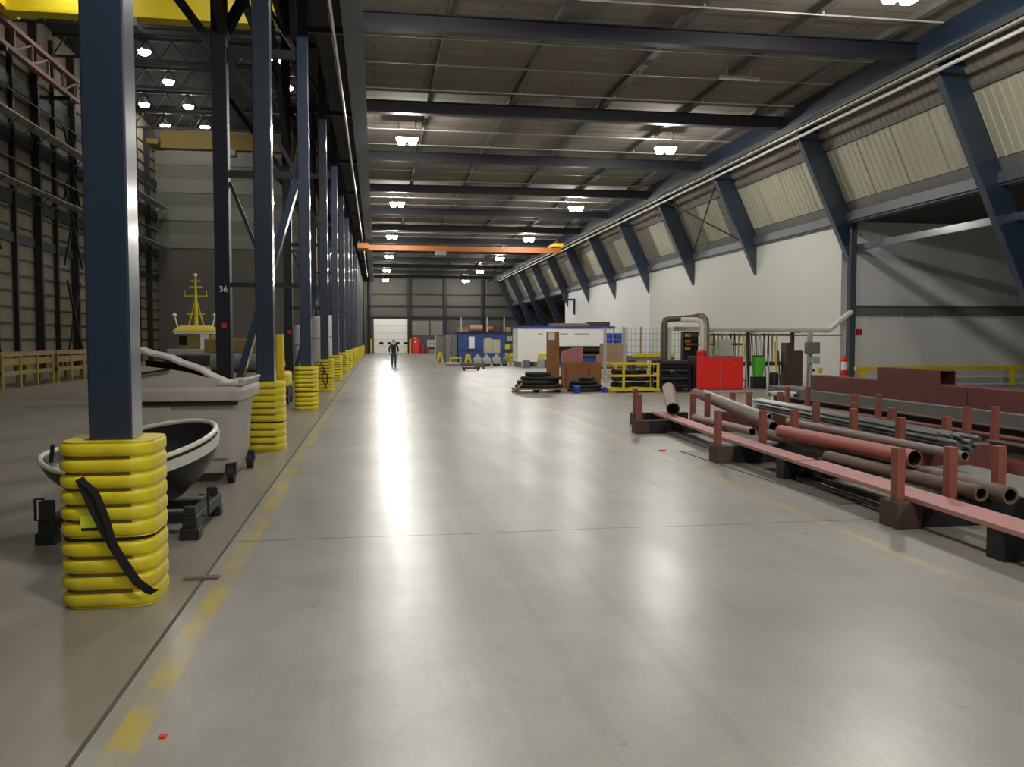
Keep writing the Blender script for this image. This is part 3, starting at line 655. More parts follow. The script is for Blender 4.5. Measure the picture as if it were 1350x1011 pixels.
bearer('dark bearer where two pink flat bars meet, no stanchions', 9.75, 4.85, 6.1, .24, (), False)
bearer('second rack bearer with three stanchions, behind the red pipe', 11.25, 4.6, 6.2, .24, (4.67, 5.33, 5.8))
bearer('third rack bearer with stanchions at the far end of the pink bars', 15.0, 4.62, 6.1, .24, (4.72, 5.74, 6.02))
bearer('far corner bearer with one stanchion at the tip of the pink bar', 16.55, 5.05, 6.2, .24, (5.12,))
bearer('red bearer under the near end of the grey bar bundle', 9.95, 6.25, 7.8, .36, (6.57, 7.22), False, base='maroon')
bearer('bearer with two stanchions around the middle of the bar bundle', 11.3, 6.25, 7.6, .36, (6.73, 7.33), False, base='maroon')
bearer('bearer with paired stanchions, third along the bar bundle', 12.45, 6.25, 7.7, .36, (6.78, 7.42), False, base='maroon')
bearer('bearer with paired stanchions at the far end of the bar bundle', 15.15, 6.3, 7.8, .36, (6.57, 6.9, 7.52), False, base='maroon')
bearer('near bearer with two tall stanchions before the maroon box beams', 11.35, 8.22, 9.3, .18, (8.56, 9.02), False, base='maroon')
bearer('middle bearer with two stanchions before the maroon box beams', 14.4, 8.22, 9.3, .18, (8.59, 9.06), False, base='maroon')
bearer('far bearer with two stanchions near the left end of the maroon beams', 16.8, 8.22, 9.3, .18, (8.5, 8.95), False, base='maroon')
def flat(label, a, b, w, z0, z1, m):
    a = Vector((*a, (z0+z1)/2)); b = Vector((*b, (z0+z1)/2))
    return single(MB().bar(a, b, w, z1-z0), 'flat_bar', M[m], label, 'flat bar', 'pink primed flat bars', bevel=.004)
flat('nearest pink primed flat bar, running out of the picture', (4.78, 4.2), (5.02, 9.36), .33, .242, .285, 'pinkred')
flat('middle pink primed flat bar behind the second stanchion', (5.0, 9.42), (5.135, 12.2), .27, .242, .285, 'pinkred')
flat('farthest pink primed flat bar, at the tip of the rack', (5.15, 12.28), (5.52, 16.3), .27, .242, .285, 'pinkred')
def pipe(label, a, b, r, t_, m, grp='loose steel pipes'):
    t = thing('steel_pipe', label, 'pipe', a, group=grp)
    MB().pipe(a, b, r, t_).build('tube', M[m], t, smooth=True)
    d = (Vector(b)-Vector(a)).normalized()*.01
    MB().pipe(Vector(a)+d, Vector(b)-d, r-t_-.0005, .002).build('bore', M['blackend'], t, smooth=True)
    return t
pipe('red primed pipe with open end lying on brown pipes', (5.455, 8.0, .485), (5.43, 10.9, .46), .085, .008, 'redpipe')
pipe('longest rusty brown pipe with open end behind third stanchion', (5.54, 6.75, .322), (5.64, 11.9, .322), .078, .02, 'brownpipe')
pipe('shorter rusty brown pipe with open end beside the pink bar', (5.37, 6.9, .316), (5.28, 9.4, .316), .072, .02, 'brownpipe')
pipe('thin mauve grey pipe beside the bar bundle', (6.40, 8.5, .42), (6.40, 12.6, .42), .055, .01, 'mauve')
pipe('fat mauve pipe leaning up at the far end of the rack', (5.45, 15.25, .415), (5.83, 16.6, .72), .125, .012, 'mauve')
pipe('long dark pipe sloping down behind the fat leaning pipe', (6.06, 12.4, .36), (6.28, 16.3, .65), .085, .01, 'brownpipe')
pipe('grey pipe low between the far stanchions', (5.62, 12.2, .31), (5.62, 14.6, .31), .065, .01, 'mauve')
pipe('bright topped pipe beside the dark sloping pipe', (6.37, 13.2, .44), (6.44, 16.2, .66), .05, .008, 'lgrey')
single(MB().box(5.88, 6.75, 5.2, 8.9, .242, .256), 'steel_sheet', M['greyplate'], 'flat grey steel sheet lying beyond the brown pipe ends', 'steel sheet')
single(MB().box(5.75, 6.2, 10.0, 12.3, .242, .254, Matrix.Identity(4)), 'steel_sheet', M['mauve'], 'pale grey brown sheet behind the red pipe', 'steel sheet') if False else None
a, b = Vector((4.98, 8.1, .012)), Vector((4.72, 12.4, .012))
single(MB().add([(4.72, 8.15, .001), (4.98, 8.15, .001), (4.86, 12.45, .001), (4.55, 12.45, .001), (4.72, 8.15, .012), (4.98, 8.15, .012), (4.86, 12.45, .012), (4.55, 12.45, .012)], [(0,1,2,3),(4,5,6,7),(0,1,5,4),(1,2,6,5),(2,3,7,6),(3,0,4,7)]), 'floor_strip', M['greyplate'], 'thin grey steel strip lying on the floor outside the rack', 'steel strip')
for i in range(5):
    x = 4.95+i*.07
    single(MB().tube([(x, 7.32, .03), (x+.05, 9.6, .03)], .022, 8), 'steel_rod', M['steelbar'], 'thin dark rod on the floor under the nearest pink flat bar', 'rod', 'rods on the floor under the rack', smooth=True)
for i in range(4):
    x = 5.0+i*.075
    single(MB().tube([(x+.06, 11.45, .03), (x+.2, 14.8, .03)], .022, 8), 'steel_rod', M['steelbar'], 'thin dark rod on the floor under the farther pink flat bars', 'rod', 'rods on the floor under the far rack', smooth=True)
# bar bundle
rod = MB().tube([(0, 0, 0), (0, 2, 0), (0, 4, 0), (0, 6.2, 0)], .027, 8).build('steel_bar', M['steelbar'], smooth=True)
tag(rod, 'grey round bar in the bundle lying between the paired stanchions', 'steel bar', 'grey round bars in the bundle')
n = 0
for row in range(4):
    for c in range(6-row % 2):
        o = rod if n == 0 else rod.copy()
        if n: C.objects.link(o)
        dy = R.uniform(-.25, .25)
        o.location = (6.72+c*.060+(row % 2)*.030+dy*math.tan(radians(3.4)), 9.25+dy, .390+row*.0525); o.rotation_euler = (0, 0, radians(-3.4)); n += 1
# red channels behind the bundle
for i, (x, y0, y1, z) in enumerate(((7.75, 9.0, 15.2, .36), (8.05, 9.2, 16.0, .36))):
    single(MB().box(x-.11, x+.11, y0, y1, .37, .384).box(x-.11, x-.096, y0, y1, .384, .5).box(x+.096, x+.11, y0, y1, .384, .5), 'steel_channel', M['redox' if i else 'maroon'], ('maroon channel right behind the bar bundle', 'red channel between bar bundle and maroon beams')[i], 'steel channel', 'channels behind the bundle') if False else \
    single(MB().box(x-.1, x+.1, y0, y1, .0, .014).box(x-.1, x-.086, y0, y1, .014, .16).box(x+.086, x+.1, y0, y1, .014, .16), 'steel_channel', M['redox' if i else 'maroon'], ('maroon channel on the floor behind the bar bundle', 'red channel on the floor before the maroon beams')[i], 'steel channel', 'channels behind the bundle') if i else None
for i, (x, y0, y1, z0, z1, m) in enumerate(((9.55, 9.5, 19.5, 0, .22, 'maroon'), (10.0, 9.0, 20.5, 0, .3, 'rustbrown'), (8.75, 8.2, 11.1, 0, .26, 'rustbrown'))):
    s = MB().box(x-.12, x+.12, y0, y1, z0, z0+.018).box(x-.12, x+.12, y0, y1, z1-.018, z1).box(x-.01, x+.01, y0, y1, z0+.018, z1-.018)
    single(s, 'steel_beam', M[m], ('low maroon girder on the floor before the stacked box beams', 'rust brown girder just in front of the grey base beam', 'short rust brown girder at the right edge of the store')[i], 'steel beam', 'girders on the floor')
def boxbeam(label, x0, x1, y0, y1, z0, z1, m, t_=.02):
    t = thing('box_beam', label, 'box beam', ((x0+x1)/2, y0, z0), group='stacked box beams')
    s = MB().loft([[(x, y, z) for x, z in ((a, c), (b, c), (b, d), (a, d))] for y, a, b, c, d in ((y0, x0, x1, z0, z1), (y1, x0, x1, z0, z1), (y1, x0+t_, x1-t_, z0+t_, z1-t_), (y0, x0+t_, x1-t_, z0+t_, z1-t_), (y0, x0, x1, z0, z1))], False)
    s.build('tube', M[m], t); 
    return t
for i, (y0, y1) in enumerate(((9.8, 14.58), (14.6, 17.0), (17.02, 20.5))):
    boxbeam(('near maroon box beam in the line, running out of the picture', 'middle maroon box beam in the line, under the short one', 'far left maroon box beam in the line')[i], 11., 11.42, y0, y1, .424, .80, 'maroon')
boxbeam('short open ended maroon box beam on top of the others', 11.03, 11.38, 15.45, 17.6, .802, 1.09, 'maroon')
single(MB().box(10.85, 11.6, 9.4, 22.6, .12, .42), 'base_beam', M['flash'], 'long grey base beam carrying the maroon box beams', 'beam', bevel=.01)
for i in range(5):
    single(MB().box(10.6, 11.8, 10.2+i*2.9, 10.35+i*2.9, 0, .119), 'timber_bearer', M['wood'], f'{ORD[i]} timber under the grey base beam, from the camera', 'timber', 'timbers under the base beam')
single(MB().box(10.35, 10.75, 20.9, 21.4, .0, .3).box(10.3, 10.8, 20.85, 21.45, .3, .34), 'white_pack', M['whitep'], 'small white wrapped pack at the end of the grey base beam', 'pack')
t = thing('timber_pile', 'small pile of pale offcuts at the right edge below the yellow rail', 'offcuts', (12.4, 14.6, 0))
for i in range(7): MB().bar((12.2+.1*i, 14.3, .5+.03*(i % 3)), (12.5+.1*i, 15.2, .62+.04*(i % 2)), .09, .05).build('board', M['wood'], t)
MB().box(12.1, 13.1, 14.3, 15.3, 0, .46).build('crate', M['card'], t)
# yellow barrier in recess
t = thing('safety_barrier', 'yellow tubular safety barrier in front of the recess wall', 'barrier', (17.3, 28.85, 0))
MB().box(17.2, 25.5, 28.78, 28.92, .58, .72).build('top_rail', M['yellowp'], t, bevel=.02)
for x in (17.5, 20.5, 23.6): MB().box(x-.08, x+.08, 28.8, 28.9, 0, .58).build('post', M['yellowp'], t, bevel=.01)

# ------------------------------------------------------------------ middle right: red cabinet, ducts, racks
t = thing('red_cabinet', 'bright red two door cabinet on a pale plinth', 'cabinet', (11, 26.8, 0))
MB().box(10.22, 11.83, 26.45, 27.25, .07, 1.16).build('body', M['purple'], t, bevel=.01)
for x0, x1 in ((10.23, 11.03), (11.06, 11.82)): 
    dd = MB().box(x0, x1, 26.41, 26.449, .09, 1.15).build('door', M['red'], t, bevel=.01)
    if x0 > 11: MB().box(11.5, 11.58, 26.395, 26.409, .92, .95).build('handle', M['galv'], dd)
MB().box(10.2, 11.85, 26.42, 27.26, 0, .07).build('plinth', M['lgrey'], t)
MB().box(11.03, 11.06, 26.43, 26.449, .09, 1.15).build('door_gap', M['pinkplate'], t)
MB().lathe([(.15, 1.16), (.16, 1.32), (.11, 1.36)], (10.62, 27., 0), 16).build('flue_collar', M['red'], t, smooth=True)
t = thing('bright_flue', 'shiny bent flue rising from the red cabinet', 'flue', (10.62, 27., 1.36))
MB().tube([(10.62, 27., 1.365), (10.62, 27., 2.2), (10.6, 27.05, 2.3), (10.5, 27.15, 2.36), (10.0, 27.3, 2.36)], .085, 14).build('tube', M['pipewhite'], t, smooth=True)
t = thing('extraction_duct', 'brown bent extraction duct over the black hose rack', 'duct', (9.7, 28.1, 0))
MB().tube([(9.7, 28.1, 0.), (9.7, 28.1, 2.25), (9.74, 28.1, 2.36), (9.86, 28.1, 2.42), (10.7, 28.1, 2.46), (10.9, 28.1, 2.5)], .115, 14).build('duct', M['duct'], t, smooth=True)
MB().tube([(10.9, 28.1, 2.5), (11.05, 28.1, 2.5), (11.16, 28.1, 2.38), (11.18, 28.1, 2.2), (11.18, 28.1, 0.)], .13, 14).build('bright_elbow', M['chrome'], t, smooth=True)
t = thing('hose_rack', 'black rack of thick hoses left of the red cabinet', 'rack', (9.6, 27.2, 0))
for x in (9.12, 10.12):
    for y in (26.8, 27.6): MB().box(x-.03, x+.03, y-.03, y+.03, 0, 1.05).build('post', M['black'], t)
for z in (.12, .38, .63, .9): MB().box(9.1, 10.14, 26.78, 27.62, z-.1, z-.07).build('shelf', M['darksteel'], t)
for z in (.15, .4, .65, .9):
    for y in (26.9, 27.2, 27.5): MB().tube([(9.16, y, z+.04), (10.08, y, z+.04)], .1, 12).build('hose', M['black'], t, smooth=True)
MB().lathe([(.07, -.03), (.07, .03)], (9.5, 26.79, .69), 12, 'y').build('brass_coupling', M['duct'], t)
single(MB().box(9.2, 10.0, 26.9, 27.4, 1.09, 1.16), 'spares_tray', M['mgrey'], 'grey tray on top of the black hose rack', 'tray') if False else None
t = thing('yellow_cage', 'yellow tubular stillage holding dark hoses', 'stillage', (8.25, 27.1, 0))
CX0, CX1, CY0, CY1 = 7.5, 9.0, 26.65, 27.55
for x in (CX0+.35, CX1):
    for y in (CY0, CY1): MB().box(x-.035, x+.035, y-.035, y+.035, .1, .93).build('post', M['yellowp'], t)
for z in (.93, .55):
    for y in (CY0, CY1): MB().box(CX0-.04, CX1+.04, y-.03, y+.03, z-.03, z+.03).build('rail', M['yellowp'], t)
MB().box(CX0-.08, CX1+.06, CY0-.06, CY1+.06, .06, .13).build('deck', M['yellowp'], t)
for x in (CX0, CX1): MB().box(x-.08, x+.08, CY0, CY1, 0, .06).build('foot', M['yellowp'], t)
for z in (.24, .44, .65):
    single(MB().tube([(7.62+R.uniform(0, .05), 27.1+.28*sin(q*.35), z+.02*cos(q)) for q in range(0, 1)]+[(7.62+.12*q, 27.1+.2*sin(q*.9+z*9), z) for q in range(11)], .085, 10), 'rubber_hose', M['black'], f'black hose, {("bottom", "middle", "top")[[.24, .44, .65].index(z)]} one inside the yellow stillage', 'hose', 'hoses in the yellow stillage', smooth=True)
# sling rack
t = thing('sling_rack', 'long rack rail hung with lifting slings behind the red cabinet', 'rack', (13.6, 29, 0))
MB().box(10.9, 16.75, 28.95, 29.05, 1.84, 1.9).build('yellow_rail', M['workyel'], t)
for x in (11.5, 13.2, 14.9): MB().box(x-.06, x+.06, 29.1, 29.22, 0, 1.98).build('post', M['rust' if x < 12 else 'rustbrown'], t)
MB().box(11.2, 14.95, 29.08, 29.12, 1.86, 1.92).build('back_rail', M['darksteel'], t); MB().box(12., 14.9, 28.98, 29.09, .78, .92).build('lower_rail', M['rustbrown'], t)
MB().box(10.9, 13., 29.1, 29.16, 1.5, 1.58).build('red_rail', M['redox'], t)
cols = ['strap', 'yellowp', 'mgrey', 'black', 'rustbrown', 'lgrey', 'workyel', 'darksteel']; cn = dict(strap='black', yellowp='yellow', mgrey='grey', black='black rubber', rustbrown='brown', lgrey='pale grey', workyel='dull yellow', darksteel='dark steel')
SX = [11.75, 11.95, 12.12, 12.32, 12.46, 12.6, 12.75, 12.98, 13.38, 13.55, 13.7, 13.86, 14.02, 14.2]
SX = [11.64+.158*i+(.012 if i % 3 else 0) for i in range(17)]
for i, x in enumerate(SX):
    l = R.uniform(.7, 1.25); c = cols[(i*3+1) % 8]; wv = R.uniform(.02, .042)
    mb = MB().tube([(x-wv, 28.91, 1.93-l*.5), (x-wv*1.2, 28.91, 1.93-l), (x, 28.91, 1.9-l), (x+wv, 28.91, 1.93-l), (x+wv, 28.91, 1.93-l*.4), (x+.01, 28.91, 1.91), (x, 28.98, 1.95), (x-.01, 28.91, 1.9)], .016, 6, loop=True)
    single(mb, 'lifting_sling', M[c], f'{cn[c]} lifting sling, {ORD[i]} from the left on the rack rail', 'sling', 'slings hanging on the rack', smooth=True)
t = thing('dust_pipe', 'long pale pipe above the slings, rising to the corner post', 'pipe', (13, 28.6, 2.05))
MB().tube([(10.2, 28.6, 2.1), (16.0, 28.6, 2.04)], .085, 12).build('level_run', M['pipewhite'], t, smooth=True)
MB().tube([(16.0, 28.6, 2.04), (17.15, 29.1, 2.72)], .1, 12).build('rising_run', M['whitep'], t, smooth=True)
for x in (11.5, 13.2, 14.9): MB().box(x-.03, x+.03, 28.57, 28.88, 1.95, 1.985).build('bracket', M['darksteel'], t)
t = thing('dark_locker', 'narrow dark brown locker at right end of the sling rack', 'locker', (14.7, 28.6, 0))
MB().box(14.3, 14.88, 28.3, 28.8, .02, 1.32).build('body', M['rustbrown'], t, bevel=.01); MB().box(14.3, 14.48, 28.3, 28.8, 1.33, 1.6).build('upper_box', M['rustbrown'], t)
MB().box(14.33, 14.85, 28.28, 28.298, .08, 1.28).build('door', M['rustbrown'], t)
t = thing('power_post', 'grey steel post carrying electrical boxes beside the dark locker', 'electrical post', (15.2, 28.4, 0))
MB().box(15.12, 15.26, 28.33, 28.47, 0, 1.95).build('post', M['lgrey'], t); MB().box(14.93, 15.45, 28.15, 28.32, 1.22, 1.62).build('upper_box', M['mgrey'], t, bevel=.02); MB().box(15.1, 15.45, 28.15, 28.32, .86, 1.12).build('lower_box', M['lgrey'], t, bevel=.02)
MB().lathe([(.04, 0), (.1, .06), (.11, .12), (.04, .14)], (15.35, 28.1, .62), 12, 'x').build('yellow_horn', M['yellowp'], t)
MB().box(15.26, 15.36, 28.36, 28.44, .58, .66).build('horn_arm', M['darksteel'], t)
t = thing('green_bin', 'bright green plastic bin on a dark stand in front of the slings', 'bin', (13.05, 28.3, 0))
MB().loft([rrect(.15, .12, .05, .42, 13.2, 28.3, 3), rrect(.2, .16, .06, .9, 13.2, 28.3, 3), rrect(.2, .16, .06, 1.12, 13.2, 28.3, 3)]).build('body', M['green'], t, smooth=True)
MB().box(13.03, 13.37, 28.2, 28.42, 1.121, 1.16).build('lid', M['black'], t, bevel=.02); MB().box(13., 13.45, 28.15, 28.5, 0, .418).build('stand', M['black'], t, bevel=.02)
single(MB().tube([(12.3, 28.35, .02), (12.5, 28.35, .3), (12.8, 28.4, .28), (12.78, 28.4, .02)], .035, 8).lathe([(.16, .0), (.2, .1), (.12, .3)], (12.5, 28.5, 0), 12), 'vacuum_cleaner', M['mgrey'], 'grey workshop vacuum between red cabinet and green bin', 'vacuum', smooth=True)
t = thing('fire_extinguisher', 'red and white fire extinguisher at foot of the corner post', 'fire extinguisher', (16.95, 29.1, 0))
MB().lathe([(.09, .42), (.11, .46), (.11, .6)], (16.95, 29.15, 0), 14).build('red_base', M['red'], t, smooth=True); MB().lathe([(.11, .6), (.11, .9)], (16.95, 29.15, 0), 14).build('white_band', M['whitep'], t, smooth=True)
MB().lathe([(.11, .9), (.11, 1.0), (.04, 1.06), (.05, 1.12)], (16.95, 29.15, 0), 14).build('red_top', M['red'], t, smooth=True); MB().box(17.03, 17.08, 29.08, 29.22, .6, .9).build('green_label', M['green'], t)
MB().box(16.88, 17.02, 29.08, 29.22, 0, .42).build('stand', M['mgrey'], t)
single(MB().box(17.62, 17.84, 29.5, 29.545, 1.88, 2.1), 'wall_sign', M['redsign'], 'small red square sign on the recess wall by the corner post', 'sign')
single(MB().box(16.62, 16.72, 29.4, 29.54, 2.05, 2.2), 'call_point', M['pinkred'], 'small pinkish box beside the corner post', 'box') if False else None
for x in (18.1, 19.35, 20.7, 22.0):
    single(MB().box(x-.02, x+.02, 29.36, 29.379, 2.42, 2.6).tube([(x, 29.36, 2.44), (x, 29.3, 2.42), (x, 29.28, 2.46)], .015, 6), 'wall_hook', M['tagwhite'], {18.1: 'white hook nearest the corner post under the dark rail', 19.35: 'second white hook under the dark rail', 20.7: 'third white hook under the dark rail', 22.0: 'fourth white hook under the dark rail'}[x], 'hook', 'white hooks on the recess wall')

t = thing('tool_cabinet', 'black tool cabinet with yellow tools behind the shiny flue', 'cabinet', (11.3, 29.6, 0))
MB().box(10.95, 11.5, 29.6, 29.9, 0, 2.0).build('body', M['black'], t)
for z in (1.35, 1.6, 1.82): MB().box(11.0, 11.2, 29.56, 29.599, z, z+.1).build('yellow_tool', M['yellowp'], t)
t = thing('pale_box', 'pale cream box on a stand above the red cabinet', 'box', (12.0, 28.6, 0))
MB().box(11.75, 12.25, 28.3, 28.7, 1.15, 1.72).build('box', M['beige'], t, bevel=.01)
for x in (11.8, 12.2): MB().box(x-.03, x+.03, 28.35, 28.65, 0, 1.15).build('leg', M['darksteel'], t)
for i, (x, h, m) in enumerate(((12.92, 1.5, 'lgrey'), (13.62, 1.7, 'mgrey'), (13.78, 1.2, 'lgrey'), (14.05, 1.62, 'yellowp'), (14.17, 1.3, 'rustbrown'))):
    single(MB().tube([(x, 28.55, .0), (x+.05, 28.86, h)], .03, 8), 'leaning_tube', M[m], ('pale tube leaning between red cabinet and green bin', 'tall grey tube leaning behind the green bin', 'short pale tube leaning right of the green bin', 'yellow tube leaning near the dark locker', 'brown tube leaning against the dark locker side')[i], 'tube', 'tubes leaning on the sling rack')
single(MB().lathe([(.14, 0), (.16, .02), (.16, .5), (.12, .56)], (13.75, 28.2, 0), 14), 'dark_drum', M['black'], 'small black drum on the floor right of the green bin', 'drum', smooth=True)

# hose piles
def coil(label, x, y, z, r0, r, turns, grp):
    path = []; ph = R.uniform(0, 6)
    for q in range(int(turns*22)):
        a = 2*pi*q/22; rr = r0-.055*(q/22)+.015*sin(q*.7)+.05*sin(2*a+ph)
        path.append((x+rr*cos(a), y+rr*.62*sin(a), z))
    return single(MB().tube(path, r, 8), 'hose_coil', M['black'], label, 'hose coil', grp, smooth=True)
t = thing('pallet', 'flat wooden pallet under the left heap of hose coils', 'pallet', (5.25, 27.5, 0))
for i in range(5): MB().box(4.42, 6.05, 26.95+i*.24, 27.12+i*.24, .1, .13).build('board', M['wood'], t)
for x in (4.5, 5.2, 5.9): MB().box(x-.05, x+.05, 26.95, 28.1, 0, .1).build('runner', M['wood'], t)
for i, (dx, z, r0) in enumerate(((0, .198, .76), (-.05, .327, .70), (.07, .456, .6), (-.04, .585, .42))):
    coil(('bottom', 'second', 'third', 'topmost')[i]+' black hose coil of the left heap on the pallet', 5.25+dx, 27.5, z-.0, r0, .062, 4.6, 'hose coils on the pallet')
for i, (dx, z, r0) in enumerate(((0, .064, .55), (.03, .185, .52), (-.03, .306, .42), (.05, .427, .28))):
    coil(('bottom', 'second', 'third', 'topmost')[i]+' black hose coil of the right heap on the floor', 6.78+dx, 27.5, z, r0, .058, 3.6, 'hose coils on the floor')
single(MB().lathe([(.12, 0), (.13, .02), (.13, .2), (.05, .24)], (6.35, 26.85, 0), 14), 'blue_can', M['bluep'], 'small blue can between the two hose heaps', 'can', smooth=True)
single(MB().lathe([(.08, 0), (.09, .02), (.09, .16), (.03, .2)], (7.28, 26.85, 0), 12), 'blue_jug', M['bluep'], 'small blue jug at the right of the hose heaps', 'jug', smooth=True)
single(MB().bar((4.25, 26.8, .04), (4.6, 27.0, .3), .06, .06), 'timber_offcut', M['wood'], 'timber offcut propped at left of the hose pallet', 'timber')
# rusty plates
t = thing('upright_plate', 'tall rust orange plate standing upright with a white tag', 'steel plate', (6.05, 29.2, 0))
MB().box(5.84, 6.28, 29.2, 29.26, 0, 1.98).build('plate', M['rust'], t); MB().box(5.9, 6.12, 29.18, 29.198, 1.7, 1.95).build('tag', M['tagwhite'], t); MB().box(5.84, 6.28, 29.0, 29.5, 0, .02).build('foot', M['rust'], t)
t = thing('low_plate', 'wide low rust orange plate beside the upright one', 'steel plate', (7.0, 29.0, 0))
MB().box(6.32, 7.72, 29., 29.06, 0, .93).build('plate', M['rust'], t); 
for x in (6.5, 7.3): MB().box(x-.03, x+.03, 28.93, 28.999, 0, .72).build('clamp_post', M['redox'], t)
t = thing('pink_plate', 'pink primed plate standing behind the low rusty plate', 'steel plate', (6.75, 29.5, 0))
MB().prism([(6.42, 0), (7.2, 0), (7.2, 1.46), (6.9, 1.44), (6.42, 1.28)], 'y', 29.5, 29.55).build('plate', M['pinkplate'], t)

# mesh fence, crates, drums beyond the yellow stillage
t = thing('mesh_fence', 'grey mesh fence with steel posts behind the yellow stillage', 'fence', (10, 33, 0))
for x in (8.95, 9.75, 11.6, 13.4): MB().box(x-.05, x+.05, 32.95, 33.05, 0, 2.2).build('post', M['lgrey'], t)
mb = MB()
for z in [.2+.25*q for q in range(8)]+[2.16]: mb.box(8.95, 13.4, 32.99, 33.0, z, z+.012)
for q in range(30): mb.box(8.98+.15*q, 8.99+.15*q, 32.99, 33.0, .2, 2.16)
mb.build('mesh', M['mgrey'], t)
for i, (x, y, w_, h) in enumerate(((10.3, 37, 1.1, .55), (11.5, 37.3, .9, .5), (10.4, 37, 1., .5))):
    z0 = 1.05 if i == 2 else .5
    t = thing('carton', ('left brown carton behind the mesh fence', 'right brown carton behind the mesh fence', 'brown carton on top of the left one behind the fence')[i], 'carton', (x, y, z0), group='cartons behind the fence')
    MB().box(x-w_/2, x+w_/2, y-.4, y+.4, z0+.001, z0+h-.01).build('box', M['card'], t); MB().box(x-.04, x+.04, y-.402, y+.402, z0+h-.12, z0+h-.009).build('tape', M['workyel'], t)
t = thing('storage_table', 'dark table under the cartons behind the mesh fence', 'table', (10.9, 37, 0))
MB().box(9.6, 12.1, 36.5, 37.8, .44, .5).build('top', M['rustbrown'], t)
for x in (9.7, 12.0):
    for y in (36.6, 37.7): MB().box(x-.05, x+.05, y-.05, y+.05, 0, .44).build('leg', M['darksteel'], t)
for i, x in enumerate((10.2, 10.62)):
    t = thing('blue_drum', ('left blue drum on the top carton', 'right blue drum on the top carton')[i], 'drum', (x, 37, 1.56), group='blue drums')
    MB().lathe([(.17, 0), (.19, .03), (.19, .2), (.18, .22), (.19, .24), (.19, .42), (.17, .45)], (x, 37, 1.55), 14).build('body', M['bluep'], t, smooth=True)
t = thing('yellow_bench', 'low bench with yellow rails left of the brown duct', 'bench', (10.6, 34.5, 0))
MB().box(10.5, 12.3, 34.3, 35.2, .85, 1.0).build('top', M['mgrey'], t); MB().box(10.5, 12.3, 34.28, 34.3, 1.0, 1.14).build('yellow_rail', M['yellowp'], t)
for x in (10.6, 12.2): MB().box(x-.05, x+.05, 34.4, 35.1, 0, .85).build('leg', M['darksteel'], t)
for i, x in enumerate((10.9, 11.35, 12.2)):
    single(MB().box(x-.03, x+.03, 38.6, 38.66, 0, 2.3), 'yellow_pole', M['workyel'], ('left thin yellow pole standing behind the bench', 'middle thin yellow pole behind the bench', 'right thin yellow pole behind the bench')[i], 'pole', 'thin yellow poles')
# light bracket on white wall above the housing
single(MB().box(16.85, 16.98, 72.5, 72.7, 3.9, 5.2).box(15.9, 16.98, 72.5, 72.7, 5.1, 5.25), 'wall_bracket', M['darksteel'], 'dark right angled bracket on the far white wall', 'bracket')

# white machine housing
t = thing('machine_housing', 'big white machine housing with blue top edge and open bay', 'machine', (11.9, 54, 0))
MB().box(8.75, 11.4, 53., 55., .32, 2.42).build('cabin', M['whitep'], t, bevel=.02); MB().box(11.4, 15.0, 53., 55., 1.3, 2.42).build('upper_panel', M['whitep'], t, bevel=.02)
MB().box(8.72, 15.03, 52.95, 55.05, 2.42, 2.56).build('blue_edge', M['bluep'], t)
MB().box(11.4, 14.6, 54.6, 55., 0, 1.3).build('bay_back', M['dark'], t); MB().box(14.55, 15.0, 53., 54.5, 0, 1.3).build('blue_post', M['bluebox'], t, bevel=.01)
MB().box(11.4, 14.55, 53.1, 54.5, 0, .55).build('blue_base', M['bluebox'], t, bevel=.01)
for i, (z, r, m) in enumerate(((1.08, .16, 'rustbrown'), (.72, .13, 'brownpipe'))): MB().tube([(11.5, 53.6, z), (14.5, 53.6, z)], r, 14).build('roller', M[m], t, smooth=True)
for x in (8.9, 9.9, 11.2): MB().box(x-.1, x+.1, 53.2, 54.8, 0, .32).build('leg', M['mgrey'], t)
for x0, x1 in ((10.05, 10.35), (11.45, 11.95), (12.4, 13.3)): MB().box(x0, x1, 52.99, 53., 2.02, 2.12).build('lettering', M['lgrey'], t)
MB().box(10.05, 10.62, 52.975, 53., .62, .82).build('yellow_sign', M['yellowp'], t)
t = thing('pipe_crate', 'brown timber crate on top of the white machine housing', 'crate', (12, 54, 2.57))
MB().box(11.0, 13.4, 53.4, 54.6, 2.57, 2.75).build('crate', M['wood'], t); MB().box(13.5, 14.8, 53.4, 54.6, 2.57, 2.85).build('dark_bundle', M['rustbrown'], t)
for i, (x, h) in enumerate(((9.05, .5), (9.95, .62))):
    single(MB().lathe([(.2, 0), (.22, .03), (.22, h-.05), (.1, h)], (x, 51.5, 0), 14), 'gas_bottle', M['lgrey' if i else 'mgrey'], ('short grey bottle below the white housing', 'short pale bottle below the white housing')[i], 'bottle', 'bottles below the housing', smooth=True)
single(MB().box(10.2, 10.5, 51.4, 51.8, 0, .5), 'green_case', M['dgreen'], 'small green case below the white housing', 'case', bevel=.02)

# blue cabin group
t = thing('blue_cabin', 'blue site cabin with a narrow white window', 'cabin', (7.7, 65, 0))
MB().box(6.05, 9.6, 64., 66.4, .0, 2.2).build('body', M['bluebox'], t, bevel=.02); MB().box(6.85, 7.28, 63.96, 63.999, 1.05, 1.95).build('white_window', M['whitep'], t)
MB().box(6.05, 9.6, 63.97, 63.999, .88, .94).build('seam', M['navy'], t); MB().box(6.0, 9.65, 63.95, 66.45, 2.2, 2.3).build('roof', M['navy'], t)
t = thing('grey_locker', 'tall grey panel locker left of the blue cabin', 'locker', (5.6, 64.6, 0))
MB().box(5.15, 6.0, 64.2, 65.6, 0, 2.1).build('body', M['mgrey'], t, bevel=.02); MB().box(5.55, 5.58, 64.18, 64.199, .1, 2.).build('door_line', M['darksteel'], t)
t = thing('grey_gate', 'pale grey barrier panel left of the grey locker', 'panel', (4.8, 65, 0))
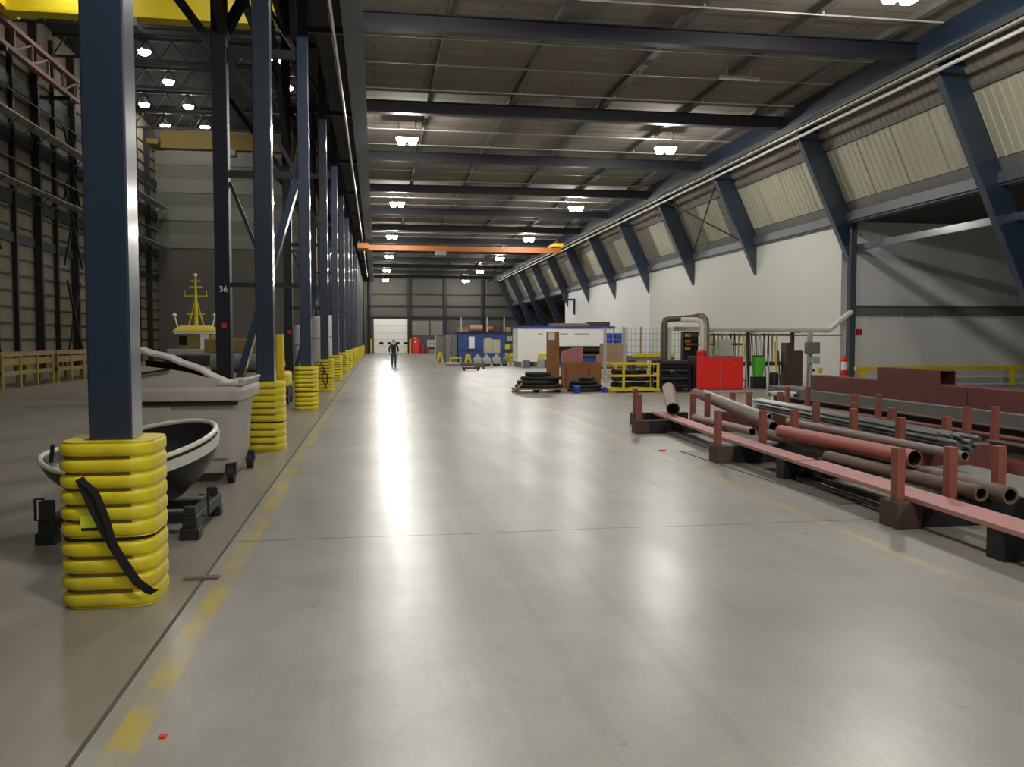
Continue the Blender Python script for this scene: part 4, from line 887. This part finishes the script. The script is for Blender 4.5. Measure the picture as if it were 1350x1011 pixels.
MB().box(4.45, 5.1, 64.9, 65., 0, 1.95).build('panel', M['endlight'], t); MB().box(4.4, 4.46, 64.85, 65.05, 0, 2.05).build('post', M['lgrey'], t); MB().box(4.5, 4.75, 64.85, 65., 1.96, 2.12).build('orange_lamp', M['orange'], t)
for i, (x0, x1, h, m, l) in enumerate(((6.1, 6.9, .35, 'wood', 'left brown bundle on the blue cabin roof'), (7.0, 8.0, .5, 'pinkred', 'pinkish roll on the blue cabin roof'), (8.4, 8.8, .4, 'orange', 'orange drum on the blue cabin roof'), (8.9, 9.6, .55, 'rustbrown', 'dark brown heap on the blue cabin roof'))):
    if i in (1, 2): mb = MB().tube([(x0, 65, 2.31+h/2), (x1, 65, 2.31+h/2)], h/2, 12)
    else: mb = MB().box(x0, x1, 64.5, 65.5, 2.305, 2.305+h)
    single(mb, 'roof_bundle', M[m], l, 'bundle', 'stuff stored on the blue cabin', smooth=i in (1, 2))
for i, x in enumerate((6.3, 8.25, 9.55)): single(MB().box(x-.04, x+.04, 64.1, 64.18, 2.302, 3.4), 'roof_pole', M['lgrey'], ('left pale pole on the blue cabin roof', 'middle pale pole on the blue cabin roof', 'right pale pole on the blue cabin roof')[i], 'pole', 'poles on the blue cabin')
t = thing('control_cabinet', 'beige control cabinet on legs in front of the blue cabin', 'cabinet', (7.7, 57.5, 0))
MB().box(7.2, 8.24, 57.2, 57.9, .82, 1.72).build('body', M['beige'], t, bevel=.02); MB().box(7.25, 7.65, 57.25, 57.85, 1.72, 1.84).build('top_box', M['beige'], t, bevel=.02)
for x in (7.28, 8.16): MB().box(x-.04, x+.04, 57.3, 57.8, 0, .82).build('leg', M['mgrey'], t)
MB().box(7.95, 8.1, 57.18, 57.199, 1.5, 1.62).build('yellow_plate', M['yellowp'], t); MB().box(7.72, 7.74, 57.18, 57.199, .9, 1.65).build('door_line', M['mgrey'], t)
for i, (x, r) in enumerate(((6.6, .26), (7.2, .26), (7.85, .28), (8.4, .18))):
    t = thing('motor_unit', ('left pale motor on the floor before the beige cabinet', 'second pale motor below the beige cabinet', 'third pale motor below the beige cabinet', 'small dark motor right of the beige cabinet')[i], 'motor', (x, 56, 0), group='motors below the beige cabinet')
    MB().lathe([(.05, -.32), (r, -.28), (r, .2), (r*.6, .26), (r*.3, .32)], (x, 56.2, .1+r), 14, 'y').build('body', M['lgrey' if i < 3 else 'mgrey'], t, smooth=True); MB().box(x-r*.8, x+r*.8, 55.95, 56.4, 0, .12).build('base', M['darksteel'], t)
    MB().box(x-.09, x+.09, 56.0, 56.25, .1+r*1.9, .1+r*2.+.12).build('terminal_box', M['lgrey'], t)
for i, (x, y, w_, h) in enumerate(((4.35, 59.5, .55, .85), (6.1, 57.5, .5, .75), (8.75, 57.2, .55, .7))):
    t = thing('yellow_stand', ('left tall yellow stand at the start of the workshop row', 'yellow triangular stand in the middle of the workshop row', 'right yellow stand beside the beige cabinet')[i], 'stand', (x, y, 0), group='yellow stands')
    MB().prism([(x-w_/2, 0), (x-w_/2+.1, 0), (x+.02, h-.12), (x+w_/2-.1, 0), (x+w_/2, 0), (x+.12, h), (x-.12, h)], 'y', y-.3, y-.24).build('front_frame', M['yellowp'], t)
    MB().prism([(x-w_/2, 0), (x-w_/2+.1, 0), (x+.02, h-.12), (x+w_/2-.1, 0), (x+w_/2, 0), (x+.12, h), (x-.12, h)], 'y', y+.24, y+.3).build('rear_frame', M['yellowp'], t)
    MB().box(x-.12, x+.12, y-.24, y+.24, h-.1, h).build('top_bar', M['yellowp'], t)
t = thing('yellow_trestle', 'low yellow trestle between the yellow stands', 'trestle', (5.3, 58.5, 0))
MB().box(4.95, 5.75, 58.4, 58.6, .42, .52).build('top', M['yellowp'], t)
for x in (5.0, 5.7): MB().box(x-.04, x+.04, 58.4, 58.6, 0, .42).build('leg', M['yellowp'], t)
pipe('shiny short pipe on the floor beside the left yellow stand', (4.55, 56.6, .12), (5.5, 55.9, .12), .11, .012, 'galv', 'pipes in the workshop row')
pipe('dark pipe lying before the yellow trestle', (5.45, 55.4, .1), (6.9, 55.0, .1), .09, .012, 'brownpipe', 'pipes in the workshop row')
for i, (x, y, w_) in enumerate(((5.15, 47, .95), (5.95, 49.5, .6))):
    t = thing('low_dolly', ('larger dark low dolly on the open floor', 'smaller dark low dolly on the open floor')[i], 'dolly', (x, y, 0), group='dollies on the floor')
    MB().box(x-w_/2, x+w_/2, y-.35, y+.35, .12, .2).build('deck', M['rustbrown'], t, bevel=.01)
    for a in (-1, 1):
        for b in (-1, 1): MB().lathe([(.03, -.025), (.06, -.02), (.06, .02), (.03, .025)], (x+a*(w_/2-.1), y+b*.25, .06), 10, 'x').build('caster', M['black'], t)
t = thing('goods_shelf', 'dark shelving with yellow bins right of the blue cabin', 'shelving', (10.3, 67, 0))
for x in (9.75, 10.9): MB().box(x-.04, x+.04, 66.2, 67.2, 0, 2.7).build('upright', M['darksteel'], t)
for z in (.3, .95, 1.6, 2.3): MB().box(9.79, 10.86, 66.2, 67.2, z-.03, z).build('shelf', M['darksteel'], t)
for i, (x, z, m) in enumerate(((10.0, .3, 'yellowp'), (10.5, .3, 'yellowp'), (10.1, .95, 'lime'), (10.55, .95, 'workyel'), (10.3, 1.6, 'lgrey'), (10.2, 2.3, 'card'))):
    single(MB().box(x-.2, x+.2, 66.3, 66.9, z+.002, z+.38), 'parts_bin', M[m], ('lowest left yellow bin on the dark shelving', 'lowest right yellow bin on the dark shelving', 'lime bin on the second shelf', 'dull yellow bin on the second shelf', 'grey bin on the third shelf', 'brown carton on the top shelf')[i], 'bin', 'bins on the dark shelving', bevel=.02)

# far end of the lane
t = thing('red_locker', 'tall red locker beside the far white door', 'locker', (4.9, 108.5, 0))
MB().box(4.45, 5.3, 108.2, 109., 0, 1.85).build('body', M['red'], t, bevel=.02); MB().box(4.75, 4.95, 108.17, 108.199, 1.35, 1.6).build('notice', M['tagwhite'], t); MB().box(4.7, 5., 108.4, 108.7, 1.85, 2.05).build('yellow_lamp', M['yellowp'], t)
single(MB().lathe([(.12, 0), (.15, .05), (.15, .9), (.05, 1.1)], (5.75, 108.6, 0), 12).box(5.5, 6.0, 108.5, 108.7, .5, .8), 'red_trolley', M['redsign'], 'small red extinguisher trolley beside the red locker', 'trolley')
t = thing('notice_board', 'pale notice board on legs near the end wall', 'board', (7.0, 108.8, 0))
MB().box(6.35, 7.7, 108.8, 108.9, .8, 1.7).build('panel', M['lgrey'], t); MB().box(6.5, 7.55, 108.77, 108.799, 1.2, 1.28).build('dark_line', M['mgrey'], t)
for x in (6.4, 7.65): MB().box(x-.04, x+.04, 108.8, 108.9, 0, .8).build('leg', M['mgrey'], t)
single(MB().box(6.5, 7.2, 107.6, 108.2, 0, .5), 'carton_stack', M['card'], 'brown carton on the floor before the notice board', 'carton')
for i, x in enumerate((-.6, 4.2)):
    single(MB().box(x-.11, x+.11, 107.9, 108.1, 0, 1.8), 'door_post', M['yellowp'], ('left yellow guard post at the far white door', 'right yellow guard post at the far white door')[i], 'post', 'yellow posts at the far door')
single(MB().box(-.1, .1, 0, .1, 0, .1), 'x', M['dark'], 'x', 'x') if False else None

# bridge crane in the lane
t = thing('bridge_crane', 'orange brown bridge crane under the lane ceiling far away', 'crane', (6.4, 64.5, 8.4))
MB().box(-1.2, 13.9, 64.25, 64.75, 8.3, 8.68).build('girder', M['orange'], t)
MB().box(-1.3, -.5, 63.5, 65.5, 8.35, 8.72).build('end_carriage', M['orange'], t); MB().box(13.2, 13.95, 63.5, 65.5, 8.72, 8.95).build('end_carriage', M['yellowd'], t)
MB().box(4.4, 5.2, 64.15, 64.85, 8.0, 8.29).build('hoist', M['mgrey'], t)
for x in (-1.2, 13.6): MB().box(x-.06, x+.06, 63.6, 65.4, 8.72 if x < 0 else 8.95, 9.04 if x < 0 else 9.2).build('hanger', M['darksteel'], t)
MB().box(-.75, -.62, 64.4, 64.6, 8.72, 8.98).build('bracket', M['darksteel'], t)

# ------------------------------------------------------------------ small floor litter
single(MB().box(-1.36, -1.12, 6.26, 6.32, 0.001, .02, None), 'wood_offcut', M['brownpipe'], 'small flat wood offcut on the joint right of the nearest guard', 'offcut')
single(MB().box(-.93, -.90, 3.76, 3.79, .001, .012), 'red_scrap', M['red'], 'tiny red scrap on the floor beside the left yellow line', 'scrap')
single(MB().box(4.27, 4.36, 12.5, 12.56, .001, .02), 'red_scrap', M['red'], 'tiny red scrap near the right floor line', 'scrap')

# ------------------------------------------------------------------ person
def skin(name, pts, edges, m, parent, root=0, sub=2):
    inv = WM[parent.name].inverted()
    me = bpy.data.meshes.new(name); me.from_pydata([inv @ Vector(p[:3]) for p in pts], edges, []); me.update()
    o = bpy.data.objects.new(name, me); C.objects.link(o); o.parent = parent; me.materials.append(m)
    s = o.modifiers.new('skin', 'SKIN'); s.use_smooth_shade = True
    for i, v in enumerate(me.skin_vertices[0].data):
        r = pts[i][3]; v.radius = (r, pts[i][4] if len(pts[i]) > 4 else r); v.use_root = i == root
    u = o.modifiers.new('sub', 'SUBSURF'); u.levels = sub; u.render_levels = sub
    return o
px, py = 1.07, 53.9
t = thing('person', 'person in dark jacket and blue jeans walking down the lane', 'person', (px, py, 0))
def P(x, y, z, r, r2=None): return (px+x, py+y, z, r) if r2 is None else (px+x, py+y, z, r, r2)
J = [P(0,0,.88,.13,.10), P(0,0,1.05,.125,.09), P(0,0,1.25,.15,.10), P(0,0,1.36,.11,.08), P(0,-.01,1.44,.05), P(0,-.02,1.50,.055), P(0,-.025,1.58,.078,.095), P(0,-.02,1.65,.06,.07),
     P(.19,0,1.34,.055), P(.27,.02,1.10,.043), P(.25,-.12,.92,.034), P(.245,-.15,.85,.03), P(-.19,0,1.34,.055), P(-.27,.03,1.10,.043), P(-.25,-.06,.90,.034), P(-.245,-.09,.83,.03),
     P(.09,0,.80,.085), P(.10,-.06,.47,.06), P(.10,.02,.10,.042), P(.10,-.10,.05,.04), P(-.09,0,.80,.085), P(-.09,.03,.47,.06), P(-.09,.14,.12,.042), P(-.09,.03,.05,.04)]
skin('body', J, [(0,1),(1,2),(2,3),(3,4),(4,5),(5,6),(6,7),(3,8),(8,9),(9,10),(10,11),(3,12),(12,13),(13,14),(14,15),(0,16),(16,17),(17,18),(18,19),(0,20),(20,21),(21,22),(22,23)], M['skin'], t)
K = [P(0,0,.80,.165,.14), P(0,0,1.05,.155,.115), P(0,0,1.26,.175,.125), P(0,0,1.38,.12,.09), P(0,-.01,1.43,.07), P(.2,0,1.34,.072), P(.28,.02,1.10,.06), P(.255,-.11,.94,.05), P(-.2,0,1.34,.072), P(-.28,.03,1.10,.06), P(-.255,-.05,.92,.05)]
skin('jacket', K, [(0,1),(1,2),(2,3),(3,4),(3,5),(5,6),(6,7),(3,8),(8,9),(9,10)], M['jacket'], t)
skin('jeans', [P(0,0,.98,.15,.12), P(.09,0,.80,.105), P(.10,-.06,.47,.075), P(.10,.02,.07,.062), P(-.09,0,.80,.105), P(-.09,.03,.47,.078), P(-.09,.14,.08,.062)], [(0,1),(1,2),(2,3),(0,4),(4,5),(5,6)], M['jeans'], t)
for x, y in ((.10, .02), (-.09, .13)):
    MB().loft([rrect(.048, .13, .045, z, px+x, py+y-.07, 4) if z < .06 else rrect(.045, .08, .04, z, px+x, py+y-.02, 4) for z in (.002, .03, .055, .10)]).build('shoe', M['shoe'], t, smooth=True)
MB().lathe([(.03, 1.70), (.075, 1.685), (.09, 1.65), (.092, 1.61), (.085, 1.58)], (px, py-.005, 0), 14).build('hair', M['hair'], t, smooth=True)
MB().lathe([(.004, -.03), (.014, 0), (.004, .03)], (px, py-.12, 1.575), 8).build('nose', M['skin'], t, smooth=True)
for s in (-1, 1):
    MB().lathe([(.002, -.01), (.011, 0), (.002, .01)], (px+s*.032, py-.112, 1.60), 8).build('eye', M['glass'], t, smooth=True)
    for k in range(4):
        hx, hy, hz = px+s*.245+s*(.02-.012*k), py-(.15 if s > 0 else .09), .84 if s > 0 else .82
        MB().tube([(hx, hy+.0, hz), (hx, hy-.015, hz-.05), (hx-s*.008, hy-.012, hz-.085+.006*abs(k-1.5))], [.01, .009, .007], 6).build('finger', M['skin'], t, smooth=True)
    MB().tube([(px+s*.22, hy-.0, hz+.02), (px+s*.215, hy-.03, hz-.02), (px+s*.22, hy-.045, hz-.045)], [.011, .01, .008], 6).build('thumb', M['skin'], t, smooth=True)

# ------------------------------------------------------------------ world + colour
w = bpy.data.worlds.new('world'); bpy.context.scene.world = w; w.use_nodes = True
w.node_tree.nodes['Background'].inputs[0].default_value = (.5, .55, .6, 1); w.node_tree.nodes['Background'].inputs[1].default_value = .008
vs = bpy.context.scene.view_settings
vs.view_transform = 'Standard'; vs.look = 'None'; vs.gamma = 1; vs.exposure = 0.2; vs.use_curve_mapping = False
